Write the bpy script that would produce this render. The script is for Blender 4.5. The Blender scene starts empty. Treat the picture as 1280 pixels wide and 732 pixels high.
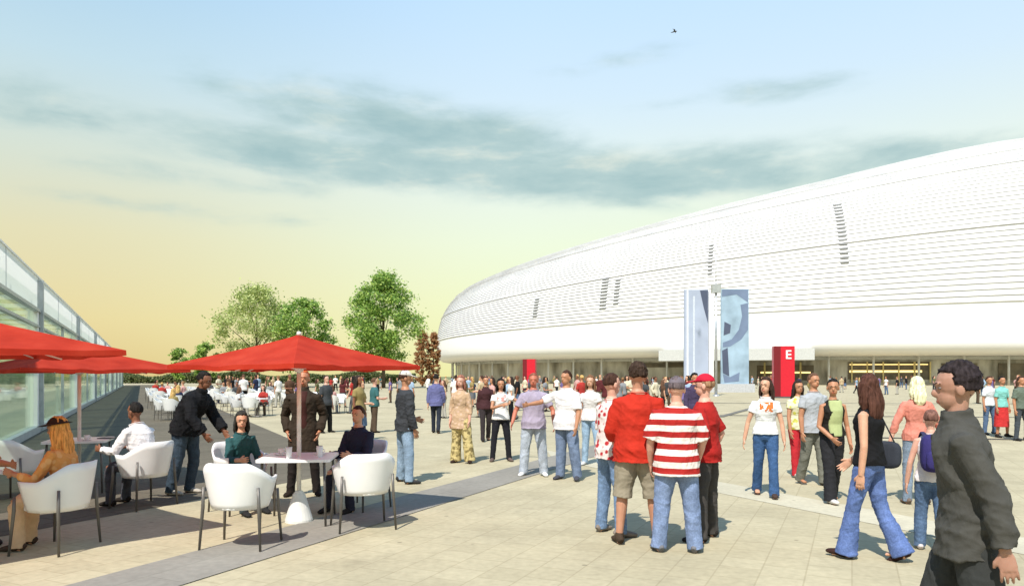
import bpy, bmesh, math, random
import numpy as np
from mathutils import Vector, Matrix, Quaternion

random.seed(7)
S = bpy.context.scene
COL = S.collection
F, HX, HY, EYE = 900.0, 640.0, 470.0, 1.70

def G(px, py, z=0.0):
    d = F * (EYE - z) / (py - HY)
    return Vector(((px - HX) / F * d, d, z))

def lin(c):
    if isinstance(c, str):
        c = tuple(int(c[i:i + 2], 16) for i in (0, 2, 4))
    o = []
    for v in c[:3]:
        v = v / 255.0
        o.append(v / 12.92 if v <= 0.04045 else ((v + 0.055) / 1.055) ** 2.4)
    return tuple(o)

# ------------------------------------------------------------------ tagging
def tag(o, label=None, cat=None, group=None, kind=None):
    if label: o['label'] = label
    if cat: o['category'] = cat
    if group: o['group'] = group
    if kind: o['kind'] = kind
    return o

def empty(name, loc=(0, 0, 0), rz=0.0, label=None, cat=None, group=None):
    o = bpy.data.objects.new(name, None)
    o.empty_display_size = 0.2
    COL.objects.link(o)
    o.location = loc
    o.rotation_euler = (0, 0, rz)
    return tag(o, label, cat, group)

# ------------------------------------------------------------------ materials
MATS = {}
def nodes_of(name):
    m = bpy.data.materials.new(name)
    m.use_nodes = True
    nt = m.node_tree
    return m, nt, nt.nodes['Principled BSDF'], nt.nodes['Material Output']

def N(nt, t, **kw):
    n = nt.nodes.new(t)
    for k, v in kw.items():
        if k in n.inputs.keys() if isinstance(k, str) else False:
            n.inputs[k].default_value = v
        else:
            setattr(n, k, v)
    return n

def ramp(nt, stops, fac=None, interp='LINEAR'):
    r = nt.nodes.new('ShaderNodeValToRGB')
    r.color_ramp.interpolation = interp
    e = r.color_ramp.elements
    while len(e) < len(stops): e.new(0.5)
    for i, (p, c) in enumerate(stops):
        e[i].position = p
        e[i].color = (c[0], c[1], c[2], 1) if not isinstance(c, (int, float)) else (c, c, c, 1)
    if fac is not None: nt.links.new(fac, r.inputs[0])
    return r

def math_n(nt, op, a, b=None, clamp=False):
    n = nt.nodes.new('ShaderNodeMath'); n.operation = op; n.use_clamp = clamp
    for i, v in enumerate((a, b)):
        if v is None: continue
        if isinstance(v, (int, float)): n.inputs[i].default_value = v
        else: nt.links.new(v, n.inputs[i])
    return n.outputs[0]

def plain(name, rgb, rough=0.6, metal=0.0, var=0.12, scale=6.0, bump=0.0, bscale=40.0, spec=0.4):
    key = ('plain', name)
    if key in MATS: return MATS[key]
    m, nt, b, out = nodes_of(name)
    tc = N(nt, 'ShaderNodeTexCoord')
    no = N(nt, 'ShaderNodeTexNoise'); no.inputs['Scale'].default_value = scale; no.inputs['Detail'].default_value = 5
    nt.links.new(tc.outputs['Object'], no.inputs['Vector'])
    r = ramp(nt, [(0.3, [c * (1 - var) for c in rgb]), (0.7, [min(1, c * (1 + var)) for c in rgb])], no.outputs['Fac'])
    nt.links.new(r.outputs[0], b.inputs['Base Color'])
    b.inputs['Roughness'].default_value = rough
    b.inputs['Metallic'].default_value = metal
    b.inputs['Specular IOR Level'].default_value = spec
    if bump:
        n2 = N(nt, 'ShaderNodeTexNoise'); n2.inputs['Scale'].default_value = bscale; n2.inputs['Detail'].default_value = 4
        nt.links.new(tc.outputs['Object'], n2.inputs['Vector'])
        bp = N(nt, 'ShaderNodeBump'); bp.inputs['Strength'].default_value = bump; bp.inputs['Distance'].default_value = 0.02
        nt.links.new(n2.outputs['Fac'], bp.inputs['Height'])
        nt.links.new(bp.outputs[0], b.inputs['Normal'])
    MATS[key] = m
    return m

def cloth(hexc, kind='plain', c2=None, k=0.82):
    key = ('cloth', hexc, kind, c2)
    if key in MATS: return MATS[key]
    m, nt, b, out = nodes_of('fabric_' + kind)
    c = [v * k for v in lin(hexc)]
    d = [v * k for v in lin(c2)] if c2 else None
    tc = N(nt, 'ShaderNodeTexCoord'); ob = tc.outputs['Object']
    b.inputs['Roughness'].default_value = 0.85
    b.inputs['Specular IOR Level'].default_value = 0.2
    no = N(nt, 'ShaderNodeTexNoise'); no.inputs['Scale'].default_value = 9; no.inputs['Detail'].default_value = 6
    nt.links.new(ob, no.inputs['Vector'])
    if kind == 'denim':
        nf_ = N(nt, 'ShaderNodeTexNoise'); nf_.inputs['Scale'].default_value = 70; nf_.inputs['Detail'].default_value = 3; nt.links.new(ob, nf_.inputs['Vector'])
        mixf = math_n(nt, 'ADD', math_n(nt, 'MULTIPLY', no.outputs['Fac'], .55), math_n(nt, 'MULTIPLY', nf_.outputs['Fac'], .45))
        r = ramp(nt, [(0.3, [v * 0.6 for v in c]), (0.5, c), (0.70, [min(1, v * 1.45 + 0.01) for v in c])], mixf)
        colr = r.outputs[0]
    elif kind == 'stripe':
        w = N(nt, 'ShaderNodeTexWave'); w.wave_type = 'BANDS'; w.bands_direction = 'Z'; w.wave_profile = 'SIN'
        w.inputs['Scale'].default_value = 2.75; w.inputs['Distortion'].default_value = 0.6
        w.inputs['Detail'].default_value = 1; w.inputs['Detail Scale'].default_value = 1.5
        nt.links.new(ob, w.inputs['Vector'])
        colr = ramp(nt, [(0.46, c), (0.52, d)], w.outputs['Fac']).outputs[0]
    elif kind == 'floral':
        v = N(nt, 'ShaderNodeTexVoronoi'); v.inputs['Scale'].default_value = 13
        nt.links.new(ob, v.inputs['Vector'])
        colr = ramp(nt, [(0.3, c), (0.42, d)], v.outputs['Distance']).outputs[0]
    elif kind == 'camo':
        n3 = N(nt, 'ShaderNodeTexNoise'); n3.inputs['Scale'].default_value = 13; n3.inputs['Detail'].default_value = 2
        nt.links.new(ob, n3.inputs['Vector'])
        colr = ramp(nt, [(0.44, c), (0.5, [0.5 * (x + y) for x, y in zip(c, d)]), (0.56, d)], n3.outputs['Fac'], 'CONSTANT').outputs[0]
    elif kind == 'print':   # a printed patch on the chest
        sx = N(nt, 'ShaderNodeSeparateXYZ'); nt.links.new(ob, sx.inputs[0])
        n3 = N(nt, 'ShaderNodeTexNoise'); n3.inputs['Scale'].default_value = 16
        nt.links.new(ob, n3.inputs['Vector'])
        az = math_n(nt, 'ABSOLUTE', math_n(nt, 'SUBTRACT', sx.outputs[2], 1.27))
        ax = math_n(nt, 'ABSOLUTE', sx.outputs[0])
        mz = math_n(nt, 'LESS_THAN', az, 0.07); mx = math_n(nt, 'LESS_THAN', ax, 0.09)
        mm = math_n(nt, 'MULTIPLY', math_n(nt, 'MULTIPLY', mz, mx), math_n(nt, 'GREATER_THAN', n3.outputs['Fac'], 0.47))
        mix = N(nt, 'ShaderNodeMixRGB'); nt.links.new(mm, mix.inputs[0])
        mix.inputs[1].default_value = (*c, 1); mix.inputs[2].default_value = (*d, 1)
        colr = mix.outputs[0]
    else:
        colr = ramp(nt, [(0.3, [v * 0.86 for v in c]), (0.7, [min(1, v * 1.1) for v in c])], no.outputs['Fac']).outputs[0]
    nt.links.new(colr, b.inputs['Base Color'])
    n2 = N(nt, 'ShaderNodeTexNoise'); n2.inputs['Scale'].default_value = 17; n2.inputs['Detail'].default_value = 3; n2.inputs['Distortion'].default_value = 2.2
    mpc = N(nt, 'ShaderNodeMapping'); mpc.inputs['Scale'].default_value = (1, 1, .45); mpc.inputs['Rotation'].default_value = (.3, .35, 0)
    nt.links.new(ob, mpc.inputs['Vector']); nt.links.new(mpc.outputs[0], n2.inputs['Vector'])
    bp = N(nt, 'ShaderNodeBump'); bp.inputs['Strength'].default_value = 0.35; bp.inputs['Distance'].default_value = 0.012
    nt.links.new(n2.outputs['Fac'], bp.inputs['Height'])
    nt.links.new(bp.outputs[0], b.inputs['Normal'])
    MATS[key] = m
    return m

def skin(hexc):
    key = ('skin', hexc)
    if key in MATS: return MATS[key]
    m, nt, b, out = nodes_of('skin')
    c = [v * 0.85 for v in lin(hexc)]
    tc = N(nt, 'ShaderNodeTexCoord')
    no = N(nt, 'ShaderNodeTexNoise'); no.inputs['Scale'].default_value = 14; no.inputs['Detail'].default_value = 5
    nt.links.new(tc.outputs['Object'], no.inputs['Vector'])
    r = ramp(nt, [(0.3, (c[0] * 0.9, c[1] * 0.82, c[2] * 0.8)), (0.7, c)], no.outputs['Fac'])
    nt.links.new(r.outputs[0], b.inputs['Base Color'])
    b.inputs['Roughness'].default_value = 0.55
    b.inputs['Subsurface Weight'].default_value = 0.08
    b.inputs['Subsurface Radius'].default_value = (0.01, 0.004, 0.002)
    MATS[key] = m
    return m

def lips(hexc):
    c = lin(hexc)
    return plain('lips_' + hexc, (c[0] * 0.7, c[1] * 0.4, c[2] * 0.4), 0.4)

def hairmat(hexc):
    key = ('hair', hexc)
    if key in MATS: return MATS[key]
    m, nt, b, out = nodes_of('hair')
    c = lin(hexc)
    tc = N(nt, 'ShaderNodeTexCoord')
    mp = N(nt, 'ShaderNodeMapping'); mp.inputs['Scale'].default_value = (60, 60, 8)
    nt.links.new(tc.outputs['Object'], mp.inputs['Vector'])
    no = N(nt, 'ShaderNodeTexNoise'); no.inputs['Scale'].default_value = 1.0; no.inputs['Detail'].default_value = 4
    nt.links.new(mp.outputs[0], no.inputs['Vector'])
    r = ramp(nt, [(0.3, [v * 0.55 for v in c]), (0.7, [min(1, v * 1.7 + .01) for v in c])], no.outputs['Fac'])
    nt.links.new(r.outputs[0], b.inputs['Base Color'])
    b.inputs['Roughness'].default_value = 0.75; b.inputs['Specular IOR Level'].default_value = 0.15
    bp = N(nt, 'ShaderNodeBump'); bp.inputs['Strength'].default_value = 0.8; bp.inputs['Distance'].default_value = 0.012
    nt.links.new(no.outputs['Fac'], bp.inputs['Height']); nt.links.new(bp.outputs[0], b.inputs['Normal'])
    MATS[key] = m
    return m

# ------------------------------------------------------------------ mesh helpers
class MB:
    """collects shapes, links them as ONE mesh object"""
    def __init__(s): s.v = []; s.f = []; s.mi = []
    def add(s, vs, fs, mi=0):
        o = len(s.v)
        s.v += [tuple(v) for v in vs]
        s.f += [tuple(i + o for i in f) for f in fs]
        s.mi += [mi] * len(fs)
        return s
    def box(s, c, d, M=None, mi=0):
        x, y, z = d[0] / 2, d[1] / 2, d[2] / 2
        vs = [Vector((a * x, b * y, e * z)) for a in (-1, 1) for b in (-1, 1) for e in (-1, 1)]
        if M is not None: vs = [M @ v for v in vs]
        vs = [v + Vector(c) for v in vs]
        return s.add(vs, [(0, 1, 3, 2), (4, 6, 7, 5), (0, 4, 5, 1), (2, 3, 7, 6), (0, 2, 6, 4), (1, 5, 7, 3)], mi)
    def tube(s, pts, rad, n=12, side=None, mi=0, cap=True):
        pts = [Vector(p) for p in pts]
        k = len(pts)
        vs = []
        prev = None
        for i, p in enumerate(pts):
            t = (pts[min(i + 1, k - 1)] - pts[max(i - 1, 0)])
            t = t.normalized() if t.length > 1e-9 else Vector((0, 0, 1))
            if side is not None:
                sd = side[i] if isinstance(side, list) else side
                a = Vector(sd); a = a - t * a.dot(t)
            elif prev is None:
                a = Vector((1, 0, 0)) if abs(t.x) < 0.8 else Vector((0, 1, 0)); a = a - t * a.dot(t)
            else:
                a = prev - t * prev.dot(t)
            if a.length < 1e-6: a = t.orthogonal()
            a.normalize(); b = t.cross(a); prev = a
            r = rad[i]; ra, rb = (r, r) if isinstance(r, (int, float)) else r
            for j in range(n):
                an = 2 * math.pi * j / n
                vs.append(p + a * (ra * math.cos(an)) + b * (rb * math.sin(an)))
        fs = []
        for i in range(k - 1):
            for j in range(n):
                j2 = (j + 1) % n
                fs.append((i * n + j, i * n + j2, (i + 1) * n + j2, (i + 1) * n + j))
        if cap:
            fs.append(tuple(range(n - 1, -1, -1)))
            fs.append(tuple((k - 1) * n + j for j in range(n)))
        return s.add(vs, fs, mi)
    def ball(s, c, r, M=None, nu=16, nv=10, fn=None, mi=0):
        vs = [Vector((0, 0, -1))]
        for i in range(1, nv):
            ph = -math.pi / 2 + math.pi * i / nv
            for j in range(nu):
                th = 2 * math.pi * j / nu
                vs.append(Vector((math.cos(ph) * math.cos(th), math.cos(ph) * math.sin(th), math.sin(ph))))
        vs.append(Vector((0, 0, 1)))
        out = []
        for v in vs:
            k = fn(v) if fn else 1.0
            w = Vector((v.x * r[0], v.y * r[1], v.z * r[2])) * k
            if M is not None: w = M @ w
            out.append(w + Vector(c))
        fs = [(0, 1 + (j + 1) % nu, 1 + j) for j in range(nu)]
        for i in range(nv - 2):
            a = 1 + i * nu
            for j in range(nu):
                j2 = (j + 1) % nu
                fs.append((a + j, a + j2, a + nu + j2, a + nu + j))
        l = len(vs) - 1; a = 1 + (nv - 2) * nu
        fs += [(a + j, a + (j + 1) % nu, l) for j in range(nu)]
        return s.add(out, fs, mi)
    def mesh(s, name):
        me = bpy.data.meshes.new(name)
        me.from_pydata(s.v, [], s.f)
        me.polygons.foreach_set('material_index', s.mi)
        me.update()
        return me
    def build(s, name, mat, parent=None, smooth=False, fix=True):
        me = s.mesh(name)
        if fix:
            bm = bmesh.new(); bm.from_mesh(me); bmesh.ops.recalc_face_normals(bm, faces=bm.faces); bm.to_mesh(me); bm.free()
        return link(name, me, mat, parent, smooth)

def link(name, me, mat, parent=None, smooth=False):
    for m in (mat if isinstance(mat, (list, tuple)) else [mat]):
        me.materials.append(m)
    if smooth: me.polygons.foreach_set('use_smooth', [True] * len(me.polygons))
    o = bpy.data.objects.new(name, me)
    COL.objects.link(o)
    if parent is not None: o.parent = parent
    return o

TMP = bpy.data.scenes.new('workbench')
def remesh(mb, voxel, smooth=2, fac=0.5):
    me = mb.mesh('raw')
    bm = bmesh.new(); bm.from_mesh(me); bmesh.ops.recalc_face_normals(bm, faces=bm.faces); bm.to_mesh(me); bm.free()
    o = bpy.data.objects.new('raw', me)
    TMP.collection.objects.link(o)
    r = o.modifiers.new('r', 'REMESH'); r.mode = 'VOXEL'; r.voxel_size = voxel; r.use_smooth_shade = True
    if smooth:
        sm = o.modifiers.new('s', 'SMOOTH'); sm.iterations = smooth; sm.factor = fac
    vl = TMP.view_layers[0]
    vl.update()
    dg = vl.depsgraph
    ev = o.evaluated_get(dg)
    out = bpy.data.meshes.new_from_object(ev, depsgraph=dg)
    bpy.data.objects.remove(o)
    bpy.data.meshes.remove(me)
    return out

def fold(me, amp, freq, seed, zs=1.0):
    n = len(me.vertices)
    if not n: return
    co = np.empty(n * 3, np.float32); me.vertices.foreach_get('co', co); co = co.reshape(-1, 3)
    no = np.empty(n * 3, np.float32); me.vertices.foreach_get('normal', no); no = no.reshape(-1, 3)
    rg = np.random.RandomState(seed)
    q = co * np.array([1, 1, zs]) * freq
    d = np.zeros(n)
    warp = np.stack([np.sin(q @ rg.randn(3) * 0.6 + rg.rand() * 6) for _ in range(3)], 1) * 1.2
    for o in range(5):
        k = rg.randn(3); k /= np.linalg.norm(k)
        s_ = np.sin((q + warp) @ k * (1 + 0.7 * o) * 0.7 + rg.rand() * 6.28)
        d += ((1 - np.abs(s_)) ** 2 * 2.2 - .75) / (1 + 0.5 * o)
    co = co + no * (d * amp * 0.5)[:, None]
    me.vertices.foreach_set('co', co.astype(np.float32).ravel()); me.update()

# ------------------------------------------------------------------ people
DEF = dict(torso=(0.02, 0, 1), twist=0.0, head=(0, 0), seat=None,
           thigh=[(0.03, 0.07, -1), (0.03, 0.07, -1)], shin=[(-0.04, 0.03, -1), (-0.04, 0.03, -1)], foot=[0, 0],
           upper=[(-0.02, 0.16, -1), (-0.02, 0.16, -1)], fore=[(0.18, 0.04, -1), (0.18, 0.04, -1)], curl=0.5)

def vdir(t, sd):
    return Vector((sd * t[1], -t[0], t[2])).normalized()

def figure(pose, look, lod):
    """meshes of one figure in local space, facing -Y: list of (name, mesh, material)"""
    P = dict(DEF); P.update(pose)
    fem = look.get('female', False); g = look.get('girth', 1.0); sc = look.get('h', 1.75) / 1.75
    vb = {0: 0.0056, 1: 0.0095, 2: 0.016}[lod]
    vc = {0: 0.010, 1: 0.013, 2: 0.020}[lod]
    seed = look.get('seed', 1)
    hw = 0.082
    SD = (1, -1)      # index 0 = the person's own left
    TH, SH, AH = 0.43, 0.42, 0.08
    low = min(vdir(P['thigh'][i], SD[i]).z * TH + vdir(P['shin'][i], SD[i]).z * SH for i in (0, 1))
    hz = AH - low
    hip = Vector((0, 0, hz))
    td = Vector((P['torso'][1], -P['torso'][0], P['torso'][2])).normalized()
    up = Vector((0, 0, 1))
    d1 = (up * 0.6 + td * 0.4).normalized() if P['seat'] is None else (up * 0.4 + td * 0.6).normalized()
    def spine(t):
        if t < 0.15: return hip + d1 * t
        return hip + d1 * 0.15 + td * (t - 0.15)
    cs, sn = math.cos(P['twist']), math.sin(P['twist'])
    sx = Vector((cs, -sn, 0)); sx = (sx - td * sx.dot(td)).normalized()
    def side(t):
        k = max(0, min(1, t / 0.4)); return (Vector((1, 0, 0)) * (1 - k) + sx * k).normalized()
    if fem:
        rings = [(-0.09, .115, .085), (0, .168, .118), (0.08, .155, .108), (0.19, .122, .09), (0.30, .142, .112), (0.37, .150, .122), (0.43, .143, .095), (0.475, .108, .075), (0.52, .062, .058), (0.56, .047, .05)]
        shw = 0.150
    else:
        rings = [(-0.09, .12, .09), (0, .162, .112), (0.08, .155, .108), (0.19, .148, .105), (0.30, .162, .118), (0.38, .172, .122), (0.44, .165, .105), (0.485, .125, .085), (0.525, .078, .068), (0.56, .058, .058)]
        shw = 0.176
    rings = [(t, a * (g if t < 0.5 else 1), b * (g if t < 0.5 else 1)) for t, a, b in rings]
    sh = [spine(0.435) + side(0.46) * (SD[i] * shw) for i in (0, 1)]
    el = [sh[i] + vdir(P['upper'][i], SD[i]) * 0.29 for i in (0, 1)]
    wr = [el[i] + vdir(P['fore'][i], SD[i]) * 0.25 for i in (0, 1)]
    hj = [hip + Vector((SD[i] * hw, 0, 0)) for i in (0, 1)]
    kn = [hj[i] + vdir(P['thigh'][i], SD[i]) * TH for i in (0, 1)]
    an = [kn[i] + vdir(P['shin'][i], SD[i]) * SH for i in (0, 1)]
    # head frame
    yaw, pit = P['head']
    hdir = (td * 0.5 + up * 0.5).normalized()
    hf = Matrix.Rotation(yaw, 3, 'Z') @ (Matrix.Rotation(pit, 3, 'X') @ Vector((0, -1, 0)))   # +pit looks down
    hf.normalize()
    hx = up.cross(hf).normalized()                   # the person's left is +x when facing -y
    hu = hf.cross(hx); hu = hu if hu.z > 0 else -hu
    HM = Matrix((hx, -hf, hu)).transposed()          # head-local: x left, -y forward, z up
    hc = spine(0.55) + hdir * 0.145
    def hp(x, f, u): return hc + HM @ Vector((x, -f, u))
    parts = []
    # ---- body: one skin
    B = MB()
    B.tube([spine(t) for t, a, b in rings], [(a, b) for t, a, b in rings], 16, [side(t) for t, a, b in rings])
    B.tube([spine(0.50), spine(0.55) + hdir * 0.03, hp(0, -0.012, -0.02)], [.062, .050 if not fem else .043, .050 if not fem else .043], 12)
    B.ball(hc + HM @ Vector((0, 0.004, 0.022)), (.075, .094, .096), HM)
    B.ball(hp(0, 0.026, -0.048), (.056, .064, .066), HM)
    if lod < 2:
        B.ball(hp(0, 0.092, -0.022), (.014, .022, .022), HM, 10, 8)
        B.ball(hp(0, 0.078, 0.026), (.05, .018, .012), HM, 12, 8)
        B.ball(hp(0, 0.078, -0.066), (.024, .016, .012), HM, 10, 8)
        for i in (0, 1): B.ball(hp(SD[i] * 0.076, -0.008, -0.01), (.011, .022, .033), HM, 10, 8)
    for i in (0, 1):
        u, fo = vdir(P['upper'][i], SD[i]), vdir(P['fore'][i], SD[i])
        B.tube([sh[i] - side(.46) * (SD[i] * 0.05), sh[i], sh[i] + u * .14, el[i], el[i] + fo * .07, wr[i] - fo * .02, wr[i] + fo * 0.015],
               [.05, .052 * g if not fem else .044, .047 * g if not fem else .039, .039 if not fem else .033, .040 if not fem else .034, .028, .025], 12)
        # hand
        inw = Vector((-SD[i], 0, 0)) if abs(fo.x) < 0.8 else Vector((0, 0, -1))
        nrm = (inw - fo * inw.dot(fo)).normalized()
        th = fo.cross(nrm); fwd = Vector((0, -1, 0.15))
        if th.dot(fwd) < 0: th = -th
        if lod < 2:
            B.tube([wr[i], wr[i] + fo * .03, wr[i] + fo * .07, wr[i] + fo * .092], [(.025, .017), (.036, .016), (.041, .014), (.036, .011)], 12, th)
            for q in range(4):
                ln = (.072, .082, .077, .058)[q]
                st = wr[i] + fo * .085 + th * (.029 - .0195 * q)
                dd = (fo + th * (.11 - .075 * q)).normalized(); pts = [st]; c = P['curl']
                for kk, fr in enumerate((.45, .32, .23)):
                    ang = c * (0.35, 0.8, 0.6)[kk]
                    dd = (dd * math.cos(ang) + (nrm - dd * nrm.dot(dd)).normalized() * math.sin(ang)).normalized()
                    pts.append(pts[-1] + dd * ln * fr)
                B.tube(pts, [.0088, .0082, .0074, .0058], 8)
            tb = wr[i] + fo * .028 + th * .026
            t1 = (fo * .72 + th * .66 + nrm * .2).normalized(); t2 = (fo * .9 + th * .25 + nrm * .35).normalized()
            B.tube([tb - t1 * .015, tb + t1 * .035, tb + t1 * .035 + t2 * .028], [.014, .0115, .008], 8)
        else:
            B.tube([wr[i], wr[i] + fo * .05, wr[i] + fo * .10, wr[i] + fo * .16], [(.026, .02), (.042, .022), (.04, .021), (.022, .014)], 10, th)
        # legs
        t_, s_ = vdir(P['thigh'][i], SD[i]), vdir(P['shin'][i], SD[i])
        B.tube([hj[i] - t_ * .03, hj[i] + t_ * .1, kn[i] - t_ * .06, kn[i], kn[i] + s_ * .12, kn[i] + s_ * .28, an[i], an[i] + s_ * 0.03],
               [.08, .082, .057, .053, .056, .042, .034, .034], 12)
        if 'shoe' not in look or look['shoe'] is None:
            pass
    if lod < 2:
        for i in (0, 1):
            fy = P['foot'][i]; ff = Vector((SD[i] * math.sin(fy), -math.cos(fy), 0))
            B.tube([an[i] + Vector((0, 0, -.05)) - ff * .04, an[i] + Vector((0, 0, -.04)) + ff * .05, an[i] + Vector((0, 0, -.058)) + ff * .13], [.03, (.036, .026), (.034, .014)], 10)
    me = remesh(B, vb, 2 if lod < 2 else 1, 0.4)
    mats = [skin(look['skin'])]
    if lod < 2:
        mats.append(lips(look['skin']))
        n = len(me.polygons)
        ce = np.empty(n * 3, np.float32); me.polygons.foreach_get('center', ce); ce = ce.reshape(-1, 3)
        L = hp(0, 0.085, -0.066)
        R = np.array([list(hx), list(hf), list(hu)])
        q = (ce - np.array(L)) @ R.T
        mi = ((np.abs(q[:, 0]) < 0.022) & (np.abs(q[:, 1]) < 0.02) & (np.abs(q[:, 2]) < 0.009)).astype(np.int32)
        me.polygons.foreach_set('material_index', mi)
    parts.append(('body', me, mats))
    # ---- eyes
    if lod == 0 or look.get('eyes'):
        for i in (0, 1):
            E = MB(); E.ball(hp(SD[i] * 0.031, 0.0735, 0.004), (.012, .009, .006), HM, 10, 8, mi=0)
            E.ball(hp(SD[i] * 0.031, 0.0785, 0.004), (.0058, .005, .0055), HM, 8, 6, mi=1)
            E.tube([hp(SD[i] * 0.014, 0.0935, 0.026), hp(SD[i] * 0.03, 0.0885, 0.031), hp(SD[i] * 0.047, 0.073, 0.026)], [.003, .004, .0025], 6, mi=2)
            parts.append(('eye', E.mesh('eye'), [plain('eye_white', (.20, .17, .16), .4), plain('iris', (.03, .02, .015), .2), hairmat(look['hair'][1])]))
    # ---- shirt
    tp = look['top']
    ofs = tp.get('ofs', 0.018); hem = tp.get('hem', -0.06); neck = tp.get('neck', 0.53)
    sl = tp.get('sleeve', 0.5)          # 0 none, <=1 to the elbow, 2 to the wrist
    Tm = MB()
    rr = [r for r in rings if hem < r[0] < neck]
    def at(t):
        for (t0, a0, b0), (t1, a1, b1) in zip(rings, rings[1:]):
            if t0 <= t <= t1:
                k = (t - t0) / (t1 - t0); return (t, a0 + (a1 - a0) * k, b0 + (b1 - b0) * k)
        return rings[0] if t < rings[0][0] else rings[-1]
    loose = tp.get('loose', 0.0)
    if hem < -0.09:
        rr = [(hem, .168 * g + tp.get('flare', 0.02), .125 * g + tp.get('flare', 0.02)), (-0.09, .168 * g, .122 * g)] + rr
        rr = [r if r[0] > -0.05 or r[0] == hem else (r[0], max(r[1], .166 * g), max(r[2], .118 * g)) for r in rr]
    else:
        h0 = at(hem); rr = [(hem, max(h0[1], .155 * g if hem < 0.02 else 0), max(h0[2], .11 * g if hem < 0.02 else 0))] + rr
    if hem < 0.03: rr = [(t, max(a, (.176 if t < .07 else .150 if fem else .158) * g), max(b, (.130 if t < .07 else .108) * g)) if t < .13 else (t, a, b) for t, a, b in rr]
    rr = rr + [at(neck)]
    Tm.tube([spine(t) for t, a, b in rr], [(a + ofs + loose * (1 - min(1, abs(t - .0) * 2.2)), b + ofs + loose * (1 - min(1, abs(t) * 2.2))) for t, a, b in rr], 20, [side(t) for t, a, b in rr])
    if sl > 0:
        for i in (0, 1):
            u, fo = vdir(P['upper'][i], SD[i]), vdir(P['fore'][i], SD[i])
            w = tp.get('sw', 0.016)
            a0 = .054 * (g if not fem else .86)
            pts = [sh[i] - side(.46) * (SD[i] * 0.07) + Vector((0, 0, .005)), sh[i], sh[i] + u * .13]
            rd = [a0 + w * .5 - .004, a0 + w * .8, a0 + w]
            if sl <= 1:
                pts.append(sh[i] + u * (.29 * max(sl, .5) * .93)); rd.append(a0 + w * 1.2 - .002)
            else:
                L = (sl - 1) * .25
                pts += [el[i], el[i] + fo * (L * .5), el[i] + fo * L * 0.96]; rd += [a0 + w - .006, a0 + w - .008, a0 + w - .017]
            Tm.tube(pts, rd, 14)
    if tp.get('collar'):
        Tm.tube([spine(.495), spine(.55), spine(.59)], [(.098, .092), (.084, .082), (.080, .079)], 14)
    if tp.get('hood'):
        Tm.ball(spine(.52) + Vector((0, .085, 0.0)), (.11, .06, .06))
    me = remesh(Tm, vc, 3, 0.5)
    if lod < 2: fold(me, tp.get('fold', 0.008), 14, seed, 1.0); fold(me, .0035, 33, seed + 2, 1.5)
    parts.append((tp.get('name', 'shirt'), me, [tp['mat']]))
    if 'inner' in tp:       # an open jacket shows a panel of another colour down the front
        I = MB()
        ts = [max(hem, -0.05), 0.05, 0.19, 0.30, 0.38, 0.45, 0.52]
        fr = [spine(t) + (side(t).cross(td)) * 0 for t in ts]
        pts = []; rad = []
        for t in ts:
            _, a, b = at(t); nf = td.cross(side(t)); nf = nf if nf.y < 0 else -nf
            pts.append(spine(t) + nf * (b * .60 + ofs)); rad.append((tp.get('iw', .055), b * .5))
        I.tube(pts, rad, 12, [side(t) for t in ts])
        parts.append(('undershirt', remesh(I, vc, 2), [tp['inner']]))
    # ---- trousers / skirt
    bt = look['bottom']
    Tr = MB(); kind = bt.get('kind', 'trousers')
    top_t = 0.10
    rr = [(-0.09, .135 * g, .108 * g), (0, .174 * g, .127 * g), (0.06, .167 * g, .120 * g), (top_t, .150 * g, .108 * g)]
    if kind == 'skirt':
        L = bt.get('len', .5)
        rr = [(-L, .20, .18), (-.2, .19, .15), (0, .172, .122), (top_t, .14, .105)]
    Tr.tube([spine(t) for t, a, b in rr], [(a, b) for t, a, b in rr], 18, Vector((1, 0, 0)))
    if kind != 'skirt':
        w = bt.get('w', .012); fl = bt.get('flare', 0.0)
        for i in (0, 1):
            t_, s_ = vdir(P['thigh'][i], SD[i]), vdir(P['shin'][i], SD[i])
            pts = [hj[i] - t_ * .05, hj[i] + t_ * .08, hj[i] + t_ * .25, kn[i] - t_ * .04]
            rd = [.088 * g, (.092 + w * .5) * g, .072 + w * g, .060 + w]
            if kind == 'shorts':
                pts += [kn[i] + s_ * .05]; rd += [.066 + w]
            else:
                pts += [kn[i] + s_ * .05, kn[i] + s_ * .20, kn[i] + s_ * .33, an[i] + s_ * .045]
                rd += [.057 + w, .054 + w + fl * .35, .049 + w + fl * .7, .050 + w + fl]
            Tr.tube(pts, rd, 14)
    me = remesh(Tr, vc, 2, 0.5)
    if lod < 2: fold(me, bt.get('fold', 0.005), 13, seed + 5, 1.2); fold(me, .002, 30, seed + 3, 1.6)
    parts.append(({'skirt': 'skirt', 'shorts': 'shorts'}.get(kind, 'trousers'), me, [bt['mat']]))
    if lod < 2 and not tp.get('collar') and 'inner' not in tp and 'cap' not in look or tp.get('rib'):
        Q = MB(); ts_ = spine(neck + .004); a_ = at(neck)
        sdv = side(.5); fv = td.cross(sdv).normalized()
        Q.tube([ts_ + sdv * ((a_[1] + ofs) * math.cos(q * math.pi / 12)) + fv * ((a_[2] + ofs) * math.sin(q * math.pi / 12)) for q in range(25)], [.006] * 25, 6)
        parts.append(('neckband', Q.mesh('neckband'), [tp['mat']]))
    # ---- shoes
    shm = look.get('shoe', 'plain')
    smat = cloth(look.get('shoecol', '2a2624'))
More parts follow.
